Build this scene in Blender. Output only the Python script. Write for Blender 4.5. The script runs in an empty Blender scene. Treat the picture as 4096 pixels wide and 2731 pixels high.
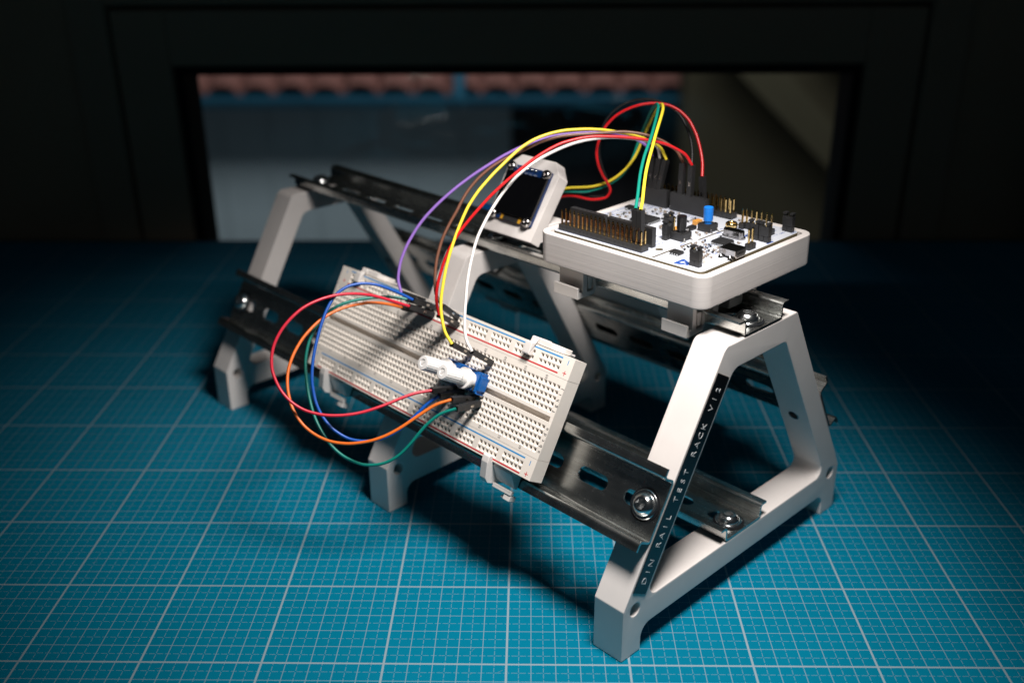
import bpy, bmesh, math, random, json
from mathutils import Matrix, Vector
random.seed(7)
S = 0.001                      # everything below is written in millimetres
PI = math.pi
scn = bpy.context.scene
COL = scn.collection

# ------------------------------------------------------------------ camera
def V(*a): return Vector(a)
cam_d = bpy.data.cameras.new('camera'); cam = bpy.data.objects.new('camera', cam_d); COL.objects.link(cam)
scn.camera = cam
cam_d.sensor_width = 36.0
cam_d.lens = 36.0*4073.94/4096.0
cam_d.clip_start = 0.02; cam_d.clip_end = 60.0
RIGHT = V(0.99984014, 0.01680741, -0.00609908); DOWN = V(0.00124824, -0.40589832, -0.91391739); FWD = V(-0.01783619, 0.91376368, -0.40585441)
m = Matrix((( RIGHT.x, -DOWN.x, -FWD.x), (RIGHT.y, -DOWN.y, -FWD.y), (RIGHT.z, -DOWN.z, -FWD.z))).to_4x4()
m.translation = V(209.52, -324.99, 287.78)*S
cam.matrix_world = m
cam_d.dof.use_dof = True
cam_d.dof.focus_distance = 0.432
cam_d.dof.aperture_fstop = 5.6
cam_d.dof.aperture_blades = 9

# ------------------------------------------------------------------ world, lamps, exposure
w = bpy.data.worlds.new('World'); scn.world = w; w.use_nodes = True
bg = w.node_tree.nodes['Background']
bg.inputs['Color'].default_value = (0.62, 0.82, 1.0, 1); bg.inputs['Strength'].default_value = 0.017

def aim(o, tgt):
    d = (V(*tgt)*S - o.location); o.rotation_euler = d.to_track_quat('-Z', 'Y').to_euler()
ld = bpy.data.lights.new('work_lamp', 'SPOT'); lamp = bpy.data.objects.new('work_lamp', ld); COL.objects.link(lamp)
# the stretched spot cone makes the pool of light longer along the rack than across it
LP = V(272, -30, 395); LD = (V(210, 74, 40)-LP).normalized(); LX = V(-.62, .78, 0).normalized(); LX = (LX-LD*LX.dot(LD)).normalized(); LY = (-LD).cross(LX)
lm = Matrix((LX*1.4, LY, -LD)).transposed().to_4x4(); lm.translation = LP*S; lamp.matrix_world = lm
ld.energy = 9.5; ld.color = (1.0, 0.95, 0.905); ld.spot_size = math.radians(67); ld.spot_blend = 1.0; ld.shadow_soft_size = 0.05
# daylight outside, over the neighbour's yard
ld2 = bpy.data.lights.new('yard_daylight', 'AREA'); sky = bpy.data.objects.new('yard_daylight', ld2); COL.objects.link(sky)
sky.location = V(200, 3600, 2600)*S; aim(sky, (200, 6200, -1400)); ld2.shape = 'RECTANGLE'; ld2.size = 6.0; ld2.size_y = 1.2
ld2.energy = 112.0; ld2.color = (0.80, 0.91, 1.0)

scn.view_settings.view_transform = 'Standard'; scn.view_settings.look = 'None'
scn.view_settings.exposure = 0.0; scn.view_settings.gamma = 1.0; scn.view_settings.use_curve_mapping = False
scn.render.engine = 'CYCLES'
scn.cycles.use_denoising = True
scn.cycles.max_bounces = 8; scn.cycles.diffuse_bounces = 3; scn.cycles.glossy_bounces = 4; scn.cycles.transmission_bounces = 6; scn.cycles.transparent_max_bounces = 8
scn.cycles.caustics_reflective = False; scn.cycles.caustics_refractive = False
scn.cycles.sample_clamp_indirect = 6.0

# ------------------------------------------------------------------ materials
class NT:
    def __init__(s, name):
        s.m = bpy.data.materials.new(name); s.m.use_nodes = True; s.t = s.m.node_tree
        s.b = s.t.nodes['Principled BSDF']
    def n(s, typ, **kw):
        o = s.t.nodes.new(typ)
        for k, v in kw.items():
            if k in ('operation', 'data_type', 'blend_type', 'wave_type', 'bands_direction', 'noise_dimensions', 'wave_profile', 'feature', 'clamp'): setattr(o, k, v)
        return o
    def l(s, a, b): s.t.links.new(a, b)
    def val(s, sock, v):
        if isinstance(v, (int, float)): sock.default_value = v
        else: s.l(v, sock)
    def math(s, op, a, b=0.0, c=None):
        o = s.n('ShaderNodeMath', operation=op); s.val(o.inputs[0], a); s.val(o.inputs[1], b)
        if c is not None: s.val(o.inputs[2], c)
        return o.outputs[0]
    def coord(s):
        if not hasattr(s, '_c'): s._c = s.n('ShaderNodeTexCoord').outputs['Object']
        return s._c
    def noise(s, scale, detail=4, rough=.55, vec=None):
        o = s.n('ShaderNodeTexNoise'); o.inputs['Scale'].default_value = scale; o.inputs['Detail'].default_value = detail; o.inputs['Roughness'].default_value = rough
        s.l(vec if vec is not None else s.coord(), o.inputs['Vector']); return o.outputs['Fac']
    def scaled(s, sx, sy, sz):
        o = s.n('ShaderNodeMapping'); o.inputs['Scale'].default_value = (sx, sy, sz); s.l(s.coord(), o.inputs['Vector']); return o.outputs['Vector']
    def ramp(s, fac, stops):
        o = s.n('ShaderNodeValToRGB'); s.l(fac, o.inputs[0]); e = o.color_ramp.elements
        e[0].position, e[0].color = stops[0][0], (*stops[0][1], 1)
        e[1].position, e[1].color = stops[-1][0], (*stops[-1][1], 1)
        for p, c in stops[1:-1]:
            x = e.new(p); x.color = (*c, 1)
        return o.outputs['Color']
    def bump(s, h, strength, dist=0.0002, prev=None):
        o = s.n('ShaderNodeBump'); o.inputs['Strength'].default_value = strength; o.inputs['Distance'].default_value = dist; s.l(h, o.inputs['Height'])
        if prev is not None: s.l(prev, o.inputs['Normal'])
        s.l(o.outputs['Normal'], s.b.inputs['Normal']); return o.outputs['Normal']
    def set(s, color=None, rough=None, metal=None, spec=None, **kw):
        if color is not None:
            if isinstance(color, tuple): s.b.inputs['Base Color'].default_value = (*color, 1)
            else: s.l(color, s.b.inputs['Base Color'])
        if rough is not None: s.val(s.b.inputs['Roughness'], rough)
        if metal is not None: s.b.inputs['Metallic'].default_value = metal
        if spec is not None: s.b.inputs['Specular IOR Level'].default_value = spec
        for k, v in kw.items(): s.b.inputs[k].default_value = v
        return s

def plastic(name, col, rough=.45, var=.06, bump=.0, bscale=900., spec=.5):
    t = NT(name); n = t.noise(60, 3)
    c2 = tuple(max(0, x*(1-var)) for x in col); c3 = tuple(min(1, x*(1+var)) for x in col)
    t.set(t.ramp(n, [(.3, c2), (.7, c3)]), t.math('ADD', t.math('MULTIPLY', t.noise(350, 2), .16), rough-.08), 0, spec)
    if bump: t.bump(t.noise(bscale, 3, .6), bump, .0002)
    return t.m

def layered(name, col, per_mm=1.25, bump=.45):
    """3D printed: fine layer lines stacked along the object's z axis"""
    t = NT(name)
    mp = t.scaled(3, 3, per_mm*1000/1.0)
    lines = t.noise(1.0, 2, .5, mp)
    n = t.noise(40, 3)
    mix = t.math('ADD', t.math('MULTIPLY', lines, .55), t.math('MULTIPLY', n, .45))
    c2 = tuple(x*.91 for x in col); c3 = tuple(min(1, x*1.07) for x in col)
    t.set(t.ramp(mix, [(.34, c2), (.66, c3)]), .42, 0, .45)
    t.bump(lines, bump, .00012)
    return t.m

M = {}
M['print_frame'] = plastic('matte_printed_white', (.735, .69, .665), .58, .03, .16, 2600., .35)
M['print_tray'] = layered('layered_printed_white', (.73, .68, .655))
M['print_clip'] = plastic('smooth_printed_white', (.74, .70, .67), .48, .03, .12, 800., .4)
M['board_white'] = plastic('breadboard_plastic', (.82, .757, .69), .40, .02, .0)
M['slot_dark'] = plastic('hole_dark', (.10, .09, .08), .5)  # dark colour on the breadboard's hole throats and floors
M['line_blue'] = plastic('print_blue', (.015, .27, .62), .5)
M['line_red'] = plastic('print_red', (.62, .02, .03), .5)
M['ink'] = plastic('print_black', (.02, .02, .022), .5)
M['black'] = plastic('black_plastic', (.023, .023, .024), .42, .15, .1, 700.)
M['black_gloss'] = plastic('black_gloss_plastic', (.010, .010, .011), .22, .1)
M['chip'] = plastic('chip_epoxy', (.018, .018, .019), .5, .2, .2, 1200.)
M['pcb_edge'] = plastic('pcb_core', (.20, .165, .10), .6, .2, .3, 1400.)
M['pcb_white'] = plastic('pcb_white_mask', (.60, .625, .69), .36, .015)
M['silk_blue'] = plastic('silk_blue', (.015, .065, .30), .5)
M['blue_cap'] = plastic('blue_cap', (.01, .20, .72), .35, .03)
M['pot_blue'] = plastic('blue_nylon', (.004, .10, .36), .36, .10, .1, 500.)
M['knob'] = plastic('white_nylon', (.86, .84, .82), .30, .02)
M['ceramic'] = plastic('tantalum', (.62, .28, .05), .45)
M['cap_tan'] = plastic('ceramic_tan', (.30, .24, .19), .5, .2)
M['led'] = plastic('led_white', (.8, .78, .70), .3)
M['label'] = plastic('label_tape', (.006, .0065, .008), .20, .1)
M['emboss'] = plastic('label_stress', (.50, .53, .55), .5)
M['oled_pcb'] = plastic('blue_pcb', (.004, .026, .11), .30, .1)
M['oled_glass'] = plastic('display_glass', (.0025, .0025, .003), .06, 0)
M['oled_edge'] = plastic('display_edge', (.20, .19, .16), .15)
M['kapton'] = plastic('kapton', (.55, .28, .02), .3)
M['term_blue'] = plastic('terminal_blue', (.005, .09, .30), .4)
M['navy'] = plastic('navy_pcb', (.006, .018, .060), .4)
M['print_grey'] = plastic('printed_grey', (.50, .48, .46), .55, .03)
def wire_mat(name, col): 
    M[name] = plastic('wire_'+name, col, .34, .03, .06, 900., .5)
wire_mat('blue', (.004, .085, .42)); wire_mat('crimson', (.62, .018, .045)); wire_mat('orange', (.80, .16, .018)); wire_mat('teal', (.004, .20, .16))
wire_mat('purple', (.28, .15, .52)); wire_mat('brown', (.16, .065, .038)); wire_mat('yellow', (.85, .66, .045)); wire_mat('red', (.62, .012, .016)); wire_mat('white', (.74, .71, .69))
wire_mat('teal2', (.004, .24, .18)); wire_mat('wblack', (.012, .012, .013)); M['black_wire'] = M['wblack']

def metal(name, col, rough, streak=0.0, scale=(8, 400, 8), bump=0.0):
    t = NT(name)
    n = t.noise(1.0, 5, .6, t.scaled(*scale))
    n2 = t.noise(90, 5, .7)
    mix = t.math('ADD', t.math('MULTIPLY', n, .5), t.math('MULTIPLY', n2, .5))
    c2 = tuple(x*(1-streak) for x in col); c3 = tuple(min(1, x*(1+streak)) for x in col)
    t.set(t.ramp(mix, [(.3, c2), (.7, c3)]), t.math('ADD', t.math('MULTIPLY', mix, .35*max(streak, .25)), max(0.03, rough-.06)), 1.0)
    if bump: t.bump(t.noise(900, 4, .7), bump, .00015)
    return t.m
M['rail'] = metal('zinc_plated_steel', (.58, .59, .57), .26, .38, (500, 30, 500), .03)
M['bolt'] = metal('bright_zinc', (.80, .81, .81), .20, .06)
M['gold'] = metal('gold_pin', (.86, .62, .26), .20, .15)
M['brass_dull'] = metal('tinned_lead', (.62, .58, .52), .25, .1)
M['can'] = metal('nickel_can', (.40, .385, .38), .22, .10)
M['solder'] = metal('solder', (.80, .80, .78), .16, .08)

def mat_material():
    t = NT('blue_cutting_mat')
    sep = t.n('ShaderNodeSeparateXYZ'); t.l(t.coord(), sep.inputs[0])
    X = t.math('MULTIPLY', sep.outputs[0], 1000.0); Y = t.math('MULTIPLY', sep.outputs[1], 1000.0)
    def line(u, period, off, wd):
        f = t.math('FRACT', t.math('ADD', t.math('DIVIDE', t.math('SUBTRACT', u, off), period), 0.5))
        d = t.math('MULTIPLY', t.math('ABSOLUTE', t.math('SUBTRACT', f, .5)), period)
        return t.math('LESS_THAN', d, wd/2)
    def dash(v): return t.math('LESS_THAN', t.math('FRACT', t.math('ADD', t.math('DIVIDE', v, 10/3), .38)), .76)
    L = None
    def mx(a, b): return b if a is None else t.math('MAXIMUM', a, b)
    for u, v in ((X, Y), (Y, X)):
        L = mx(L, line(u, 50, 0, .9)); L = mx(L, t.math('MULTIPLY', line(u, 10, 0, .33), .72))
        L = mx(L, t.math('MULTIPLY', t.math('MULTIPLY', line(u, 10, 5, .26), dash(v)), .52))
    wear = t.math('ADD', t.math('MULTIPLY', t.noise(2500, 3, .7), .55), .52)
    fac = t.math('MULTIPLY', L, t.math('MINIMUM', wear, 1.0))
    base = t.ramp(t.noise(9, 5, .6), [(.3, (.0, .153, .252)), (.7, (.0, .182, .300))])
    mixn = t.n('ShaderNodeMix', data_type='RGBA'); t.l(fac, mixn.inputs[0]); t.l(base, mixn.inputs[6]); mixn.inputs[7].default_value = (.31, .375, .415, 1)
    t.set(mixn.outputs[2], t.math('ADD', t.math('MULTIPLY', t.noise(700, 3), .2), .5), 0, .05)
    t.bump(t.noise(3200, 3, .6), .12, .0001)
    return t.m
M['mat'] = mat_material()
def simple(name, col, rough=.8, var=.15, scale=4.):
    t = NT(name); n = t.noise(scale, 5)
    t.set(t.ramp(n, [(.3, tuple(x*(1-var) for x in col)), (.7, tuple(min(1, x*(1+var)) for x in col))]), rough, 0, .2); return t.m
M['lint'] = simple('lint', (.30, .33, .34), .9)
M['table'] = simple('dark_table', (.02, .03, .035), .5)
M['wall'] = simple('dark_wall', (.36, .28, .19), .85, .1)
M['curtain'] = simple('dark_brown_curtain', (.07, .035, .02), .9)
M['sash'] = simple('window_sash_paint', (.34, .27, .19), .6, .06)
M['gasket'] = simple('gasket_and_hole_black', (.006, .007, .009), .6)
M['stucco'] = simple('neighbour_stucco', (.60, .62, .62), .9, .06, 1.2)
M['rooftile'] = simple('clay_tile', (.34, .135, .105), .8, .2, 6)
M['gutter'] = simple('blue_gutter', (.06, .22, .32), .5, .15, 3)
M['gate'] = simple('dark_gate', (.055, .04, .04), .7, .2, 2)
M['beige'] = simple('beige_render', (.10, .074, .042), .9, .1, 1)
M['paler_stripe'] = simple('paler_beige_render', (.125, .095, .055), .9, .1, 1)
M['yard'] = simple('yard_ground', (.22, .25, .27), .9, .1, 1)
def glass():
    t = NT('window_glass'); t.t.nodes.remove(t.b)
    out = t.t.nodes['Material Output']; tr = t.n('ShaderNodeBsdfTransparent'); tr.inputs[0].default_value = (.93, .97, .97, 1)
    gl = t.n('ShaderNodeBsdfGlossy'); gl.inputs['Roughness'].default_value = .02
    fr = t.n('ShaderNodeFresnel'); fr.inputs['IOR'].default_value = 1.45
    mx = t.n('ShaderNodeMixShader'); t.l(fr.outputs[0], mx.inputs[0]); t.l(tr.outputs[0], mx.inputs[1]); t.l(gl.outputs[0], mx.inputs[2]); t.l(mx.outputs[0], out.inputs['Surface'])
    return t.m
M['glass'] = glass()

# ------------------------------------------------------------------ geometry helpers (millimetres in, metres out)
def finish(name, bm, mat, parent=None, smooth=35, bev=0.0, mats=None, recalc=True):
    if recalc: bmesh.ops.recalc_face_normals(bm, faces=bm.faces[:])
    for v in bm.verts: v.co *= S
    me = bpy.data.meshes.new(name); bm.to_mesh(me); bm.free()
    return obj_from_mesh(name, me, mat, parent, smooth, bev, mats)
def obj_from_mesh(name, me, mat, parent=None, smooth=35, bev=0.0, mats=None):
    for x in (mats or [mat]): me.materials.append(M[x])
    if smooth:
        me.polygons.foreach_set('use_smooth', [True]*len(me.polygons)); me.set_sharp_from_angle(angle=math.radians(smooth))
    o = bpy.data.objects.new(name, me); COL.objects.link(o)
    if parent: o.parent = parent
    if bev:
        md = o.modifiers.new('bevel', 'BEVEL'); md.width = bev*S; md.segments = 2; md.limit_method = 'ANGLE'; md.angle_limit = math.radians(40); md.harden_normals = False
    if smooth and len(me.polygons) < 6000:
        wn = o.modifiers.new('weighted_normals', 'WEIGHTED_NORMAL'); wn.keep_sharp = True; wn.weight = 80
    return o
def thing(name, label, cat, loc=(0, 0, 0), mat3=None, group=None):
    o = bpy.data.objects.new(name, None); COL.objects.link(o); o.empty_display_size = .01
    mm = (mat3 or Matrix.Identity(3)).to_4x4(); mm.translation = V(*loc)*S; o.matrix_world = mm
    tag(o, label, cat, group); return o
def tag(o, label=None, cat=None, group=None, kind=None):
    if label: o['label'] = label
    if cat: o['category'] = cat
    if group: o['group'] = group
    if kind: o['kind'] = kind
    return o
def box(bm, x0, x1, y0, y1, z0, z1, M4=None, mi=0):
    vs = [bm.verts.new((x, y, z)) for z in (z0, z1) for x, y in ((x0, y0), (x1, y0), (x1, y1), (x0, y1))]
    if M4:
        for v in vs: v.co = M4 @ v.co
    for f in ((0, 3, 2, 1), (4, 5, 6, 7), (0, 1, 5, 4), (1, 2, 6, 5), (2, 3, 7, 6), (3, 0, 4, 7)):
        bm.faces.new([vs[i] for i in f]).material_index = mi
    return vs
def nbox(name, dims, mat, parent=None, bev=0.0, M4=None):
    bm = bmesh.new(); box(bm, *dims, M4=M4); return finish(name, bm, mat, parent, 35, bev)
def prism(bm, poly, axis, a0, a1, mi=0, M4=None):
    """extrude a 2D polygon; axis 'y': poly is (x,z); 'x': (y,z); 'z': (x,y)"""
    def P(p, a): return {'y': (p[0], a, p[1]), 'x': (a, p[0], p[1]), 'z': (p[0], p[1], a)}[axis]
    A = [bm.verts.new(P(p, a0)) for p in poly]; B = [bm.verts.new(P(p, a1)) for p in poly]
    if M4:
        for v in A+B: v.co = M4 @ v.co
    fs = [bm.faces.new(A), bm.faces.new(B[::-1])]; n = len(poly)
    for i in range(n): fs.append(bm.faces.new((A[i], A[(i+1) % n], B[(i+1) % n], B[i])))
    for f in fs: f.material_index = mi
def lathe(bm, prof, seg=24, M4=None, cap0=True, cap1=True, mi=0):
    rings = []
    for r, z in prof:
        rings.append([bm.verts.new((r*math.cos(2*PI*k/seg), r*math.sin(2*PI*k/seg), z)) for k in range(seg)])
    if M4:
        for rg in rings:
            for v in rg: v.co = M4 @ v.co
    for A, B in zip(rings, rings[1:]):
        for k in range(seg): bm.faces.new((A[k], A[(k+1) % seg], B[(k+1) % seg], B[k])).material_index = mi
    if cap0: bm.faces.new(rings[0][::-1]).material_index = mi
    if cap1: bm.faces.new(rings[-1]).material_index = mi
def rounded(poly, rad, n=6):
    """2D polygon with corners rounded; rad one number or one per corner"""
    out = []; N = len(poly); rad = [rad]*N if isinstance(rad, (int, float)) else rad
    for i in range(N):
        p = Vector(poly[i]); a = Vector(poly[i-1]); b = Vector(poly[(i+1) % N]); r = rad[i]
        if r <= 0: out.append(tuple(p)); continue
        u = (a-p).normalized(); v = (b-p).normalized(); ang = u.angle(v); d = r/math.tan(ang/2)
        d = min(d, (a-p).length*.49, (b-p).length*.49); r2 = d*math.tan(ang/2)
        c = p+(u+v).normalized()*(r2/math.sin(ang/2)); p0 = p+u*d; p1 = p+v*d
        a0 = math.atan2(*(p0-c).yx); a1 = math.atan2(*(p1-c).yx)
        da = (a1-a0+PI) % (2*PI)-PI
        for k in range(n+1): out.append((c.x+r2*math.cos(a0+da*k/n), c.y+r2*math.sin(a0+da*k/n)))
    return out
def circle2(cx, cy, r, n=20): return [(cx+r*math.cos(2*PI*k/n), cy+r*math.sin(2*PI*k/n)) for k in range(n)]
def slot2(cx, cy, L, W, n=8):
    h = (L-W)/2; r = W/2
    return [(cx+h+r*math.cos(a), cy+r*math.sin(a)) for a in [(-PI/2+PI*k/n) for k in range(n+1)]]+[(cx-h+r*math.cos(a), cy+r*math.sin(a)) for a in [(PI/2+PI*k/n) for k in range(n+1)]]
def plate_mesh(loops, thick, bevel=0.0):
    """flat plate in xy with holes (2D filled curve), z from 0 to thick; returns bmesh in mm"""
    cu = bpy.data.curves.new('outline', 'CURVE'); cu.dimensions = '2D'; cu.fill_mode = 'BOTH'; cu.extrude = max(thick/2-bevel, 0); cu.bevel_depth = bevel; cu.bevel_resolution = 1; cu.offset = -bevel
    for lp in loops:
        sp = cu.splines.new('POLY'); sp.points.add(len(lp)-1); sp.use_cyclic_u = True
        for q, p in zip(sp.points, lp): q.co = (p[0], p[1], 0, 1)
    o = bpy.data.objects.new('tmp', cu); me = bpy.data.meshes.new_from_object(o)
    bm = bmesh.new(); bm.from_mesh(me); bpy.data.objects.remove(o); bpy.data.curves.remove(cu); bpy.data.meshes.remove(me)
    bmesh.ops.remove_doubles(bm, verts=bm.verts[:], dist=1e-4)
    for v in bm.verts: v.co.z += thick/2
    return bm
def merge(bm, src, M4=None, mi=None):
    mp = {}
    for v in src.verts: mp[v] = bm.verts.new(M4 @ v.co if M4 else v.co)
    for f in src.faces:
        try: nf = bm.faces.new([mp[v] for v in f.verts])
        except ValueError: continue
        nf.material_index = f.material_index if mi is None else mi; nf.smooth = f.smooth
    src.free()
def text_bm(s, size, extrude=0.0, align='CENTER', bold=0.0):
    cu = bpy.data.curves.new('txt', 'FONT'); cu.body = s; cu.size = size; cu.align_x = align; cu.align_y = 'CENTER'; cu.extrude = extrude; cu.resolution_u = 2; cu.offset = bold
    o = bpy.data.objects.new('tmp', cu); me = bpy.data.meshes.new_from_object(o); bm = bmesh.new(); bm.from_mesh(me)
    bpy.data.objects.remove(o); bpy.data.curves.remove(cu); bpy.data.meshes.remove(me); return bm
def frame4(o, x, y, z):
    m4 = Matrix(((x[0], y[0], z[0], o[0]), (x[1], y[1], z[1], o[1]), (x[2], y[2], z[2], o[2]), (0, 0, 0, 1))); return m4
def T4(x, y, z): return Matrix.Translation((x, y, z))
def tube(bm, pts, rad, seg=10, cap=True):
    pts = [Vector(p) for p in pts]; n = len(pts); up = None; rings = []
    for i in range(n):
        t = (pts[min(i+1, n-1)]-pts[max(i-1, 0)]).normalized()
        if up is None: up = t.orthogonal().normalized()
        up = (up-t*up.dot(t)).normalized(); sd = t.cross(up)
        rings.append([bm.verts.new(pts[i]+(up*math.cos(2*PI*k/seg)+sd*math.sin(2*PI*k/seg))*rad) for k in range(seg)])
    for A, B in zip(rings, rings[1:]):
        for k in range(seg): bm.faces.new((A[k], A[(k+1) % seg], B[(k+1) % seg], B[k]))
    if cap: bm.faces.new(rings[0][::-1]); bm.faces.new(rings[-1])
def catmull(P, sub=4):
    P = [Vector(p) for p in P]; out = []
    for i in range(len(P)-1):
        a = P[max(i-1, 0)]; b = P[i]; c = P[i+1]; d = P[min(i+2, len(P)-1)]
        for k in range(sub):
            t = k/sub; out.append(.5*((2*b)+(c-a)*t+(2*a-5*b+4*c-d)*t*t+(3*b-a-3*c+d)*t**3))
    out.append(P[-1]); return out

# ================================================================== SETTING
mat_bm = bmesh.new(); box(mat_bm, -900, 1300, -330, 542, -3, 0)
tag(finish('cutting_mat', mat_bm, 'mat', None, 0), 'blue cutting mat with a white centimetre grid', None, None, 'structure')
tb = bmesh.new(); box(tb, -1000, 1400, -330, 556, -30, -3.2)
tag(finish('table_top', tb, 'table', None, 0), kind='structure')
db = bmesh.new(); rd = random.Random(5)
for k in range(260):
    x, y = rd.uniform(-40, 470), rd.uniform(-60, 300); a = rd.uniform(0, PI)
    if rd.random() < .45:
        L = rd.uniform(.8, 3.2); cv = rd.uniform(-1, 1)
        tube(db, [(x+L*(t-.5)*math.cos(a)-cv*t*(1-t)*math.sin(a), y+L*(t-.5)*math.sin(a)+cv*t*(1-t)*math.cos(a), .05) for t in (0, .25, .5, .75, 1)], .035, 4)
    else:
        q = rd.uniform(.06, .16); box(db, x-q, x+q, y-q*.7, y+q*.7, .005, q, Matrix.Identity(4))
tag(finish('dust', db, 'lint', None, 0), 'fine dust and lint on the cutting mat', 'dust', None, 'stuff')
# back wall with the window opening
WX0, WX1, WZ0, WZ1, WY = -146, 541, -130, 200, 562
bw_ = bmesh.new()
for d in ((-1700, WX0, WY, WY+90, -400, 1100), (WX1, 2200, WY, WY+90, -400, 1100), (WX0, WX1, WY, WY+90, WZ1, 1100), (WX0, WX1, WY, WY+90, -400, WZ0)): box(bw_, *d)
tag(finish('back_wall', bw_, 'wall', None, 0), kind='structure')
# brown curtain hanging at the right
cb = bmesh.new(); N = 60; x0c, x1c = 655, 1500; ra = []; rb = []
for i in range(N+1):
    x = x0c+(x1c-x0c)*i/N; y = WY-30+14*math.sin(i*1.35)+5*math.sin(i*.7)
    ra.append((x, y)); rb.append((x, y+3))
poly = ra+rb[::-1]
A = [cb.verts.new((p[0], p[1], -3)) for p in poly]; B = [cb.verts.new((p[0], p[1], 900)) for p in poly]
for i in range(len(poly)): cb.faces.new((A[i], A[(i+1) % len(poly)], B[(i+1) % len(poly)], B[i]))
co = finish('curtain', cb, 'curtain', None, 60); tag(co, 'dark brown curtain hanging at the right edge', 'curtain')

win = thing('window', 'low window with dark sash behind the cutting mat', 'window', (200, WY, WZ0))
fb = bmesh.new()
def ring(bm, x0, x1, z0, z1, wd, y0, y1):
    box(bm, x0, x0+wd, y0, y1, z0, z1); box(bm, x1-wd, x1, y0, y1, z0, z1); box(bm, x0+wd, x1-wd, y0, y1, z1-wd, z1); box(bm, x0+wd, x1-wd, y0, y1, z0, z0+wd)
g = lambda x: x-200
ring(fb, g(WX0)+3, g(WX1)-3, 0, WZ1-WZ0-3, 46, -4, 60); finish('sash', fb, 'sash', win, 0, 1.5)
fb = bmesh.new(); ring(fb, g(WX0)-34, g(WX1)+34, -34, WZ1-WZ0+34, 33, -5, -1); finish('frame', fb, 'sash', win, 0, 2)
fb = bmesh.new(); ring(fb, g(WX0)+49.3, g(WX1)-49.3, 46.3, WZ1-WZ0-49.3, 8, 2, 40); finish('gasket', fb, 'gasket', win, 0)
nbox('pane', (g(WX0)+50, g(WX1)-50, 26, 30, 47, WZ1-WZ0-50), 'glass', win)

# ---- neighbour's building seen through the window
YB = 6200
hb = thing('garden_building', 'pale building with clay roof tiles seen through the window', 'building', (0, YB, -2600))
ob = lambda z: z+2600
nbox('wall', (-2600, 60, 0, 200, 0, ob(-860)), 'stucco', hb)
nbox('wall', (60, 1300, 120, 300, 0, ob(-860)), 'gate', hb)
for k in range(9): nbox('wall_batten', (-2420+k*310, -2420+k*310+26, -14, -1, 0, ob(-870)), 'stucco', hb)
for k in range(6): nbox('gate_board', (90+k*196, 90+k*196+184, 96, 119, 0, ob(-880)), 'gate', hb)
nbox('downpipe', (-250, -185, -330, -250, ob(-900), ob(-690)), 'gutter', hb, 8)
nbox('fascia', (-2600, 1330, -190, -90, ob(-905), ob(-850)), 'gutter', hb)
nbox('soffit', (-2600, 1330, -90, 320, ob(-868), ob(-852)), 'gate', hb)
gb = bmesh.new(); prof = [(90*math.cos(a), 90*math.sin(a)) for a in [PI+PI*k/10 for k in range(11)]]
prof2 = prof+[(p[0]*.93, p[1]*.93) for p in prof[::-1]]
prism(gb, [(p[0]-290, p[1]+ob(-838)) for p in prof2], 'x', -2600, 1330); finish('gutter', gb, 'gutter', hb, 40)
# clay tiles, each one a barrel shell
def tile_mesh():
    bm = bmesh.new(); rings = []
    for j, (y, r, dz) in enumerate(((-150, 104, 0), (320, 92, 190))):
        o = [((r)*math.cos(PI*k/8), y, dz+(r*.62)*math.sin(PI*k/8)) for k in range(9)]; i_ = [((r-16)*math.cos(PI*k/8), y, dz+(r-16)*.62*math.sin(PI*k/8)) for k in range(8, -1, -1)]
        rings.append([bm.verts.new(p) for p in o+i_])
    a, b = rings; n = len(a)
    for k in range(n): bm.faces.new((a[k], a[(k+1) % n], b[(k+1) % n], b[k]))
    bm.faces.new(a[::-1]); bm.faces.new(b)
    bmesh.ops.recalc_face_normals(bm, faces=bm.faces[:])
    for v in bm.verts: v.co *= S
    me = bpy.data.meshes.new('roof_tile'); bm.to_mesh(me); bm.free(); me.materials.append(M['rooftile'])
    me.polygons.foreach_set('use_smooth', [True]*len(me.polygons)); me.set_sharp_from_angle(angle=.6); return me
tme = tile_mesh()
for row in range(3):
    for i in range(19):
        o = bpy.data.objects.new('roof_tile', tme); COL.objects.link(o); o.parent = hb
        o.location = V(-2480+i*208+random.uniform(-6, 6), -170+row*330, ob(-842)+row*136+random.uniform(-5, 5))*S
nbox('roof_deck', (-2600, 1330, -130, 900, ob(-850), ob(-838)), 'gate', hb, M4=T4(0, 0, 0))
hs = thing('house_corner', 'beige house corner with paler diagonal stripes at the right of the window view', 'building', (1330, YB-700, -2600))
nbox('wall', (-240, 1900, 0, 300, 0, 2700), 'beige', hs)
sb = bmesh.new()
prism(sb, [(-130, 2100), (150, 2100), (970, 1270), (970, 1040)], 'y', -160, -2); finish('diagonal_stripe', sb, 'paler_stripe', hs, 0)  # paler diagonal stripe across the beige wall
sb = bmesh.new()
prism(sb, [(450, 2100), (640, 2100), (970, 1800), (970, 1600)], 'y', -110, -2); finish('narrow_diagonal_stripe', sb, 'paler_stripe', hs, 0)  # second, narrower paler stripe on the same wall
yb = bmesh.new(); box(yb, -6000, 7000, 700, 9000, -2640, -2600)
tag(finish('yard', yb, 'yard', None, 0), kind='structure')

# ================================================================== THE RACK
OX, OY = 246.7, 1.2
RZ = Matrix.Rotation(PI/4, 3, 'Z')
rack = thing('rail_rack', 'white printed A-frame rack carrying four slotted steel rails', 'rack', (OX, OY, 0), RZ)
ez = V(0, 0, 1); es = RZ @ V(1, 0, 0); er = RZ @ V(0, 1, 0); O = V(OX, OY, 0)
c60, s60 = .5, math.sin(PI/3)
FR = rounded([(0, 0), (0, 25), (56.6, 123), (108.4, 123), (165, 25), (165, 0), (153, 0), (153, 11.8), (12, 11.8), (12, 0)], [0.6, 1.6, 4.5, 2.6, 1.6, .6, .6, 6, 6, .6], 7)
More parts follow.
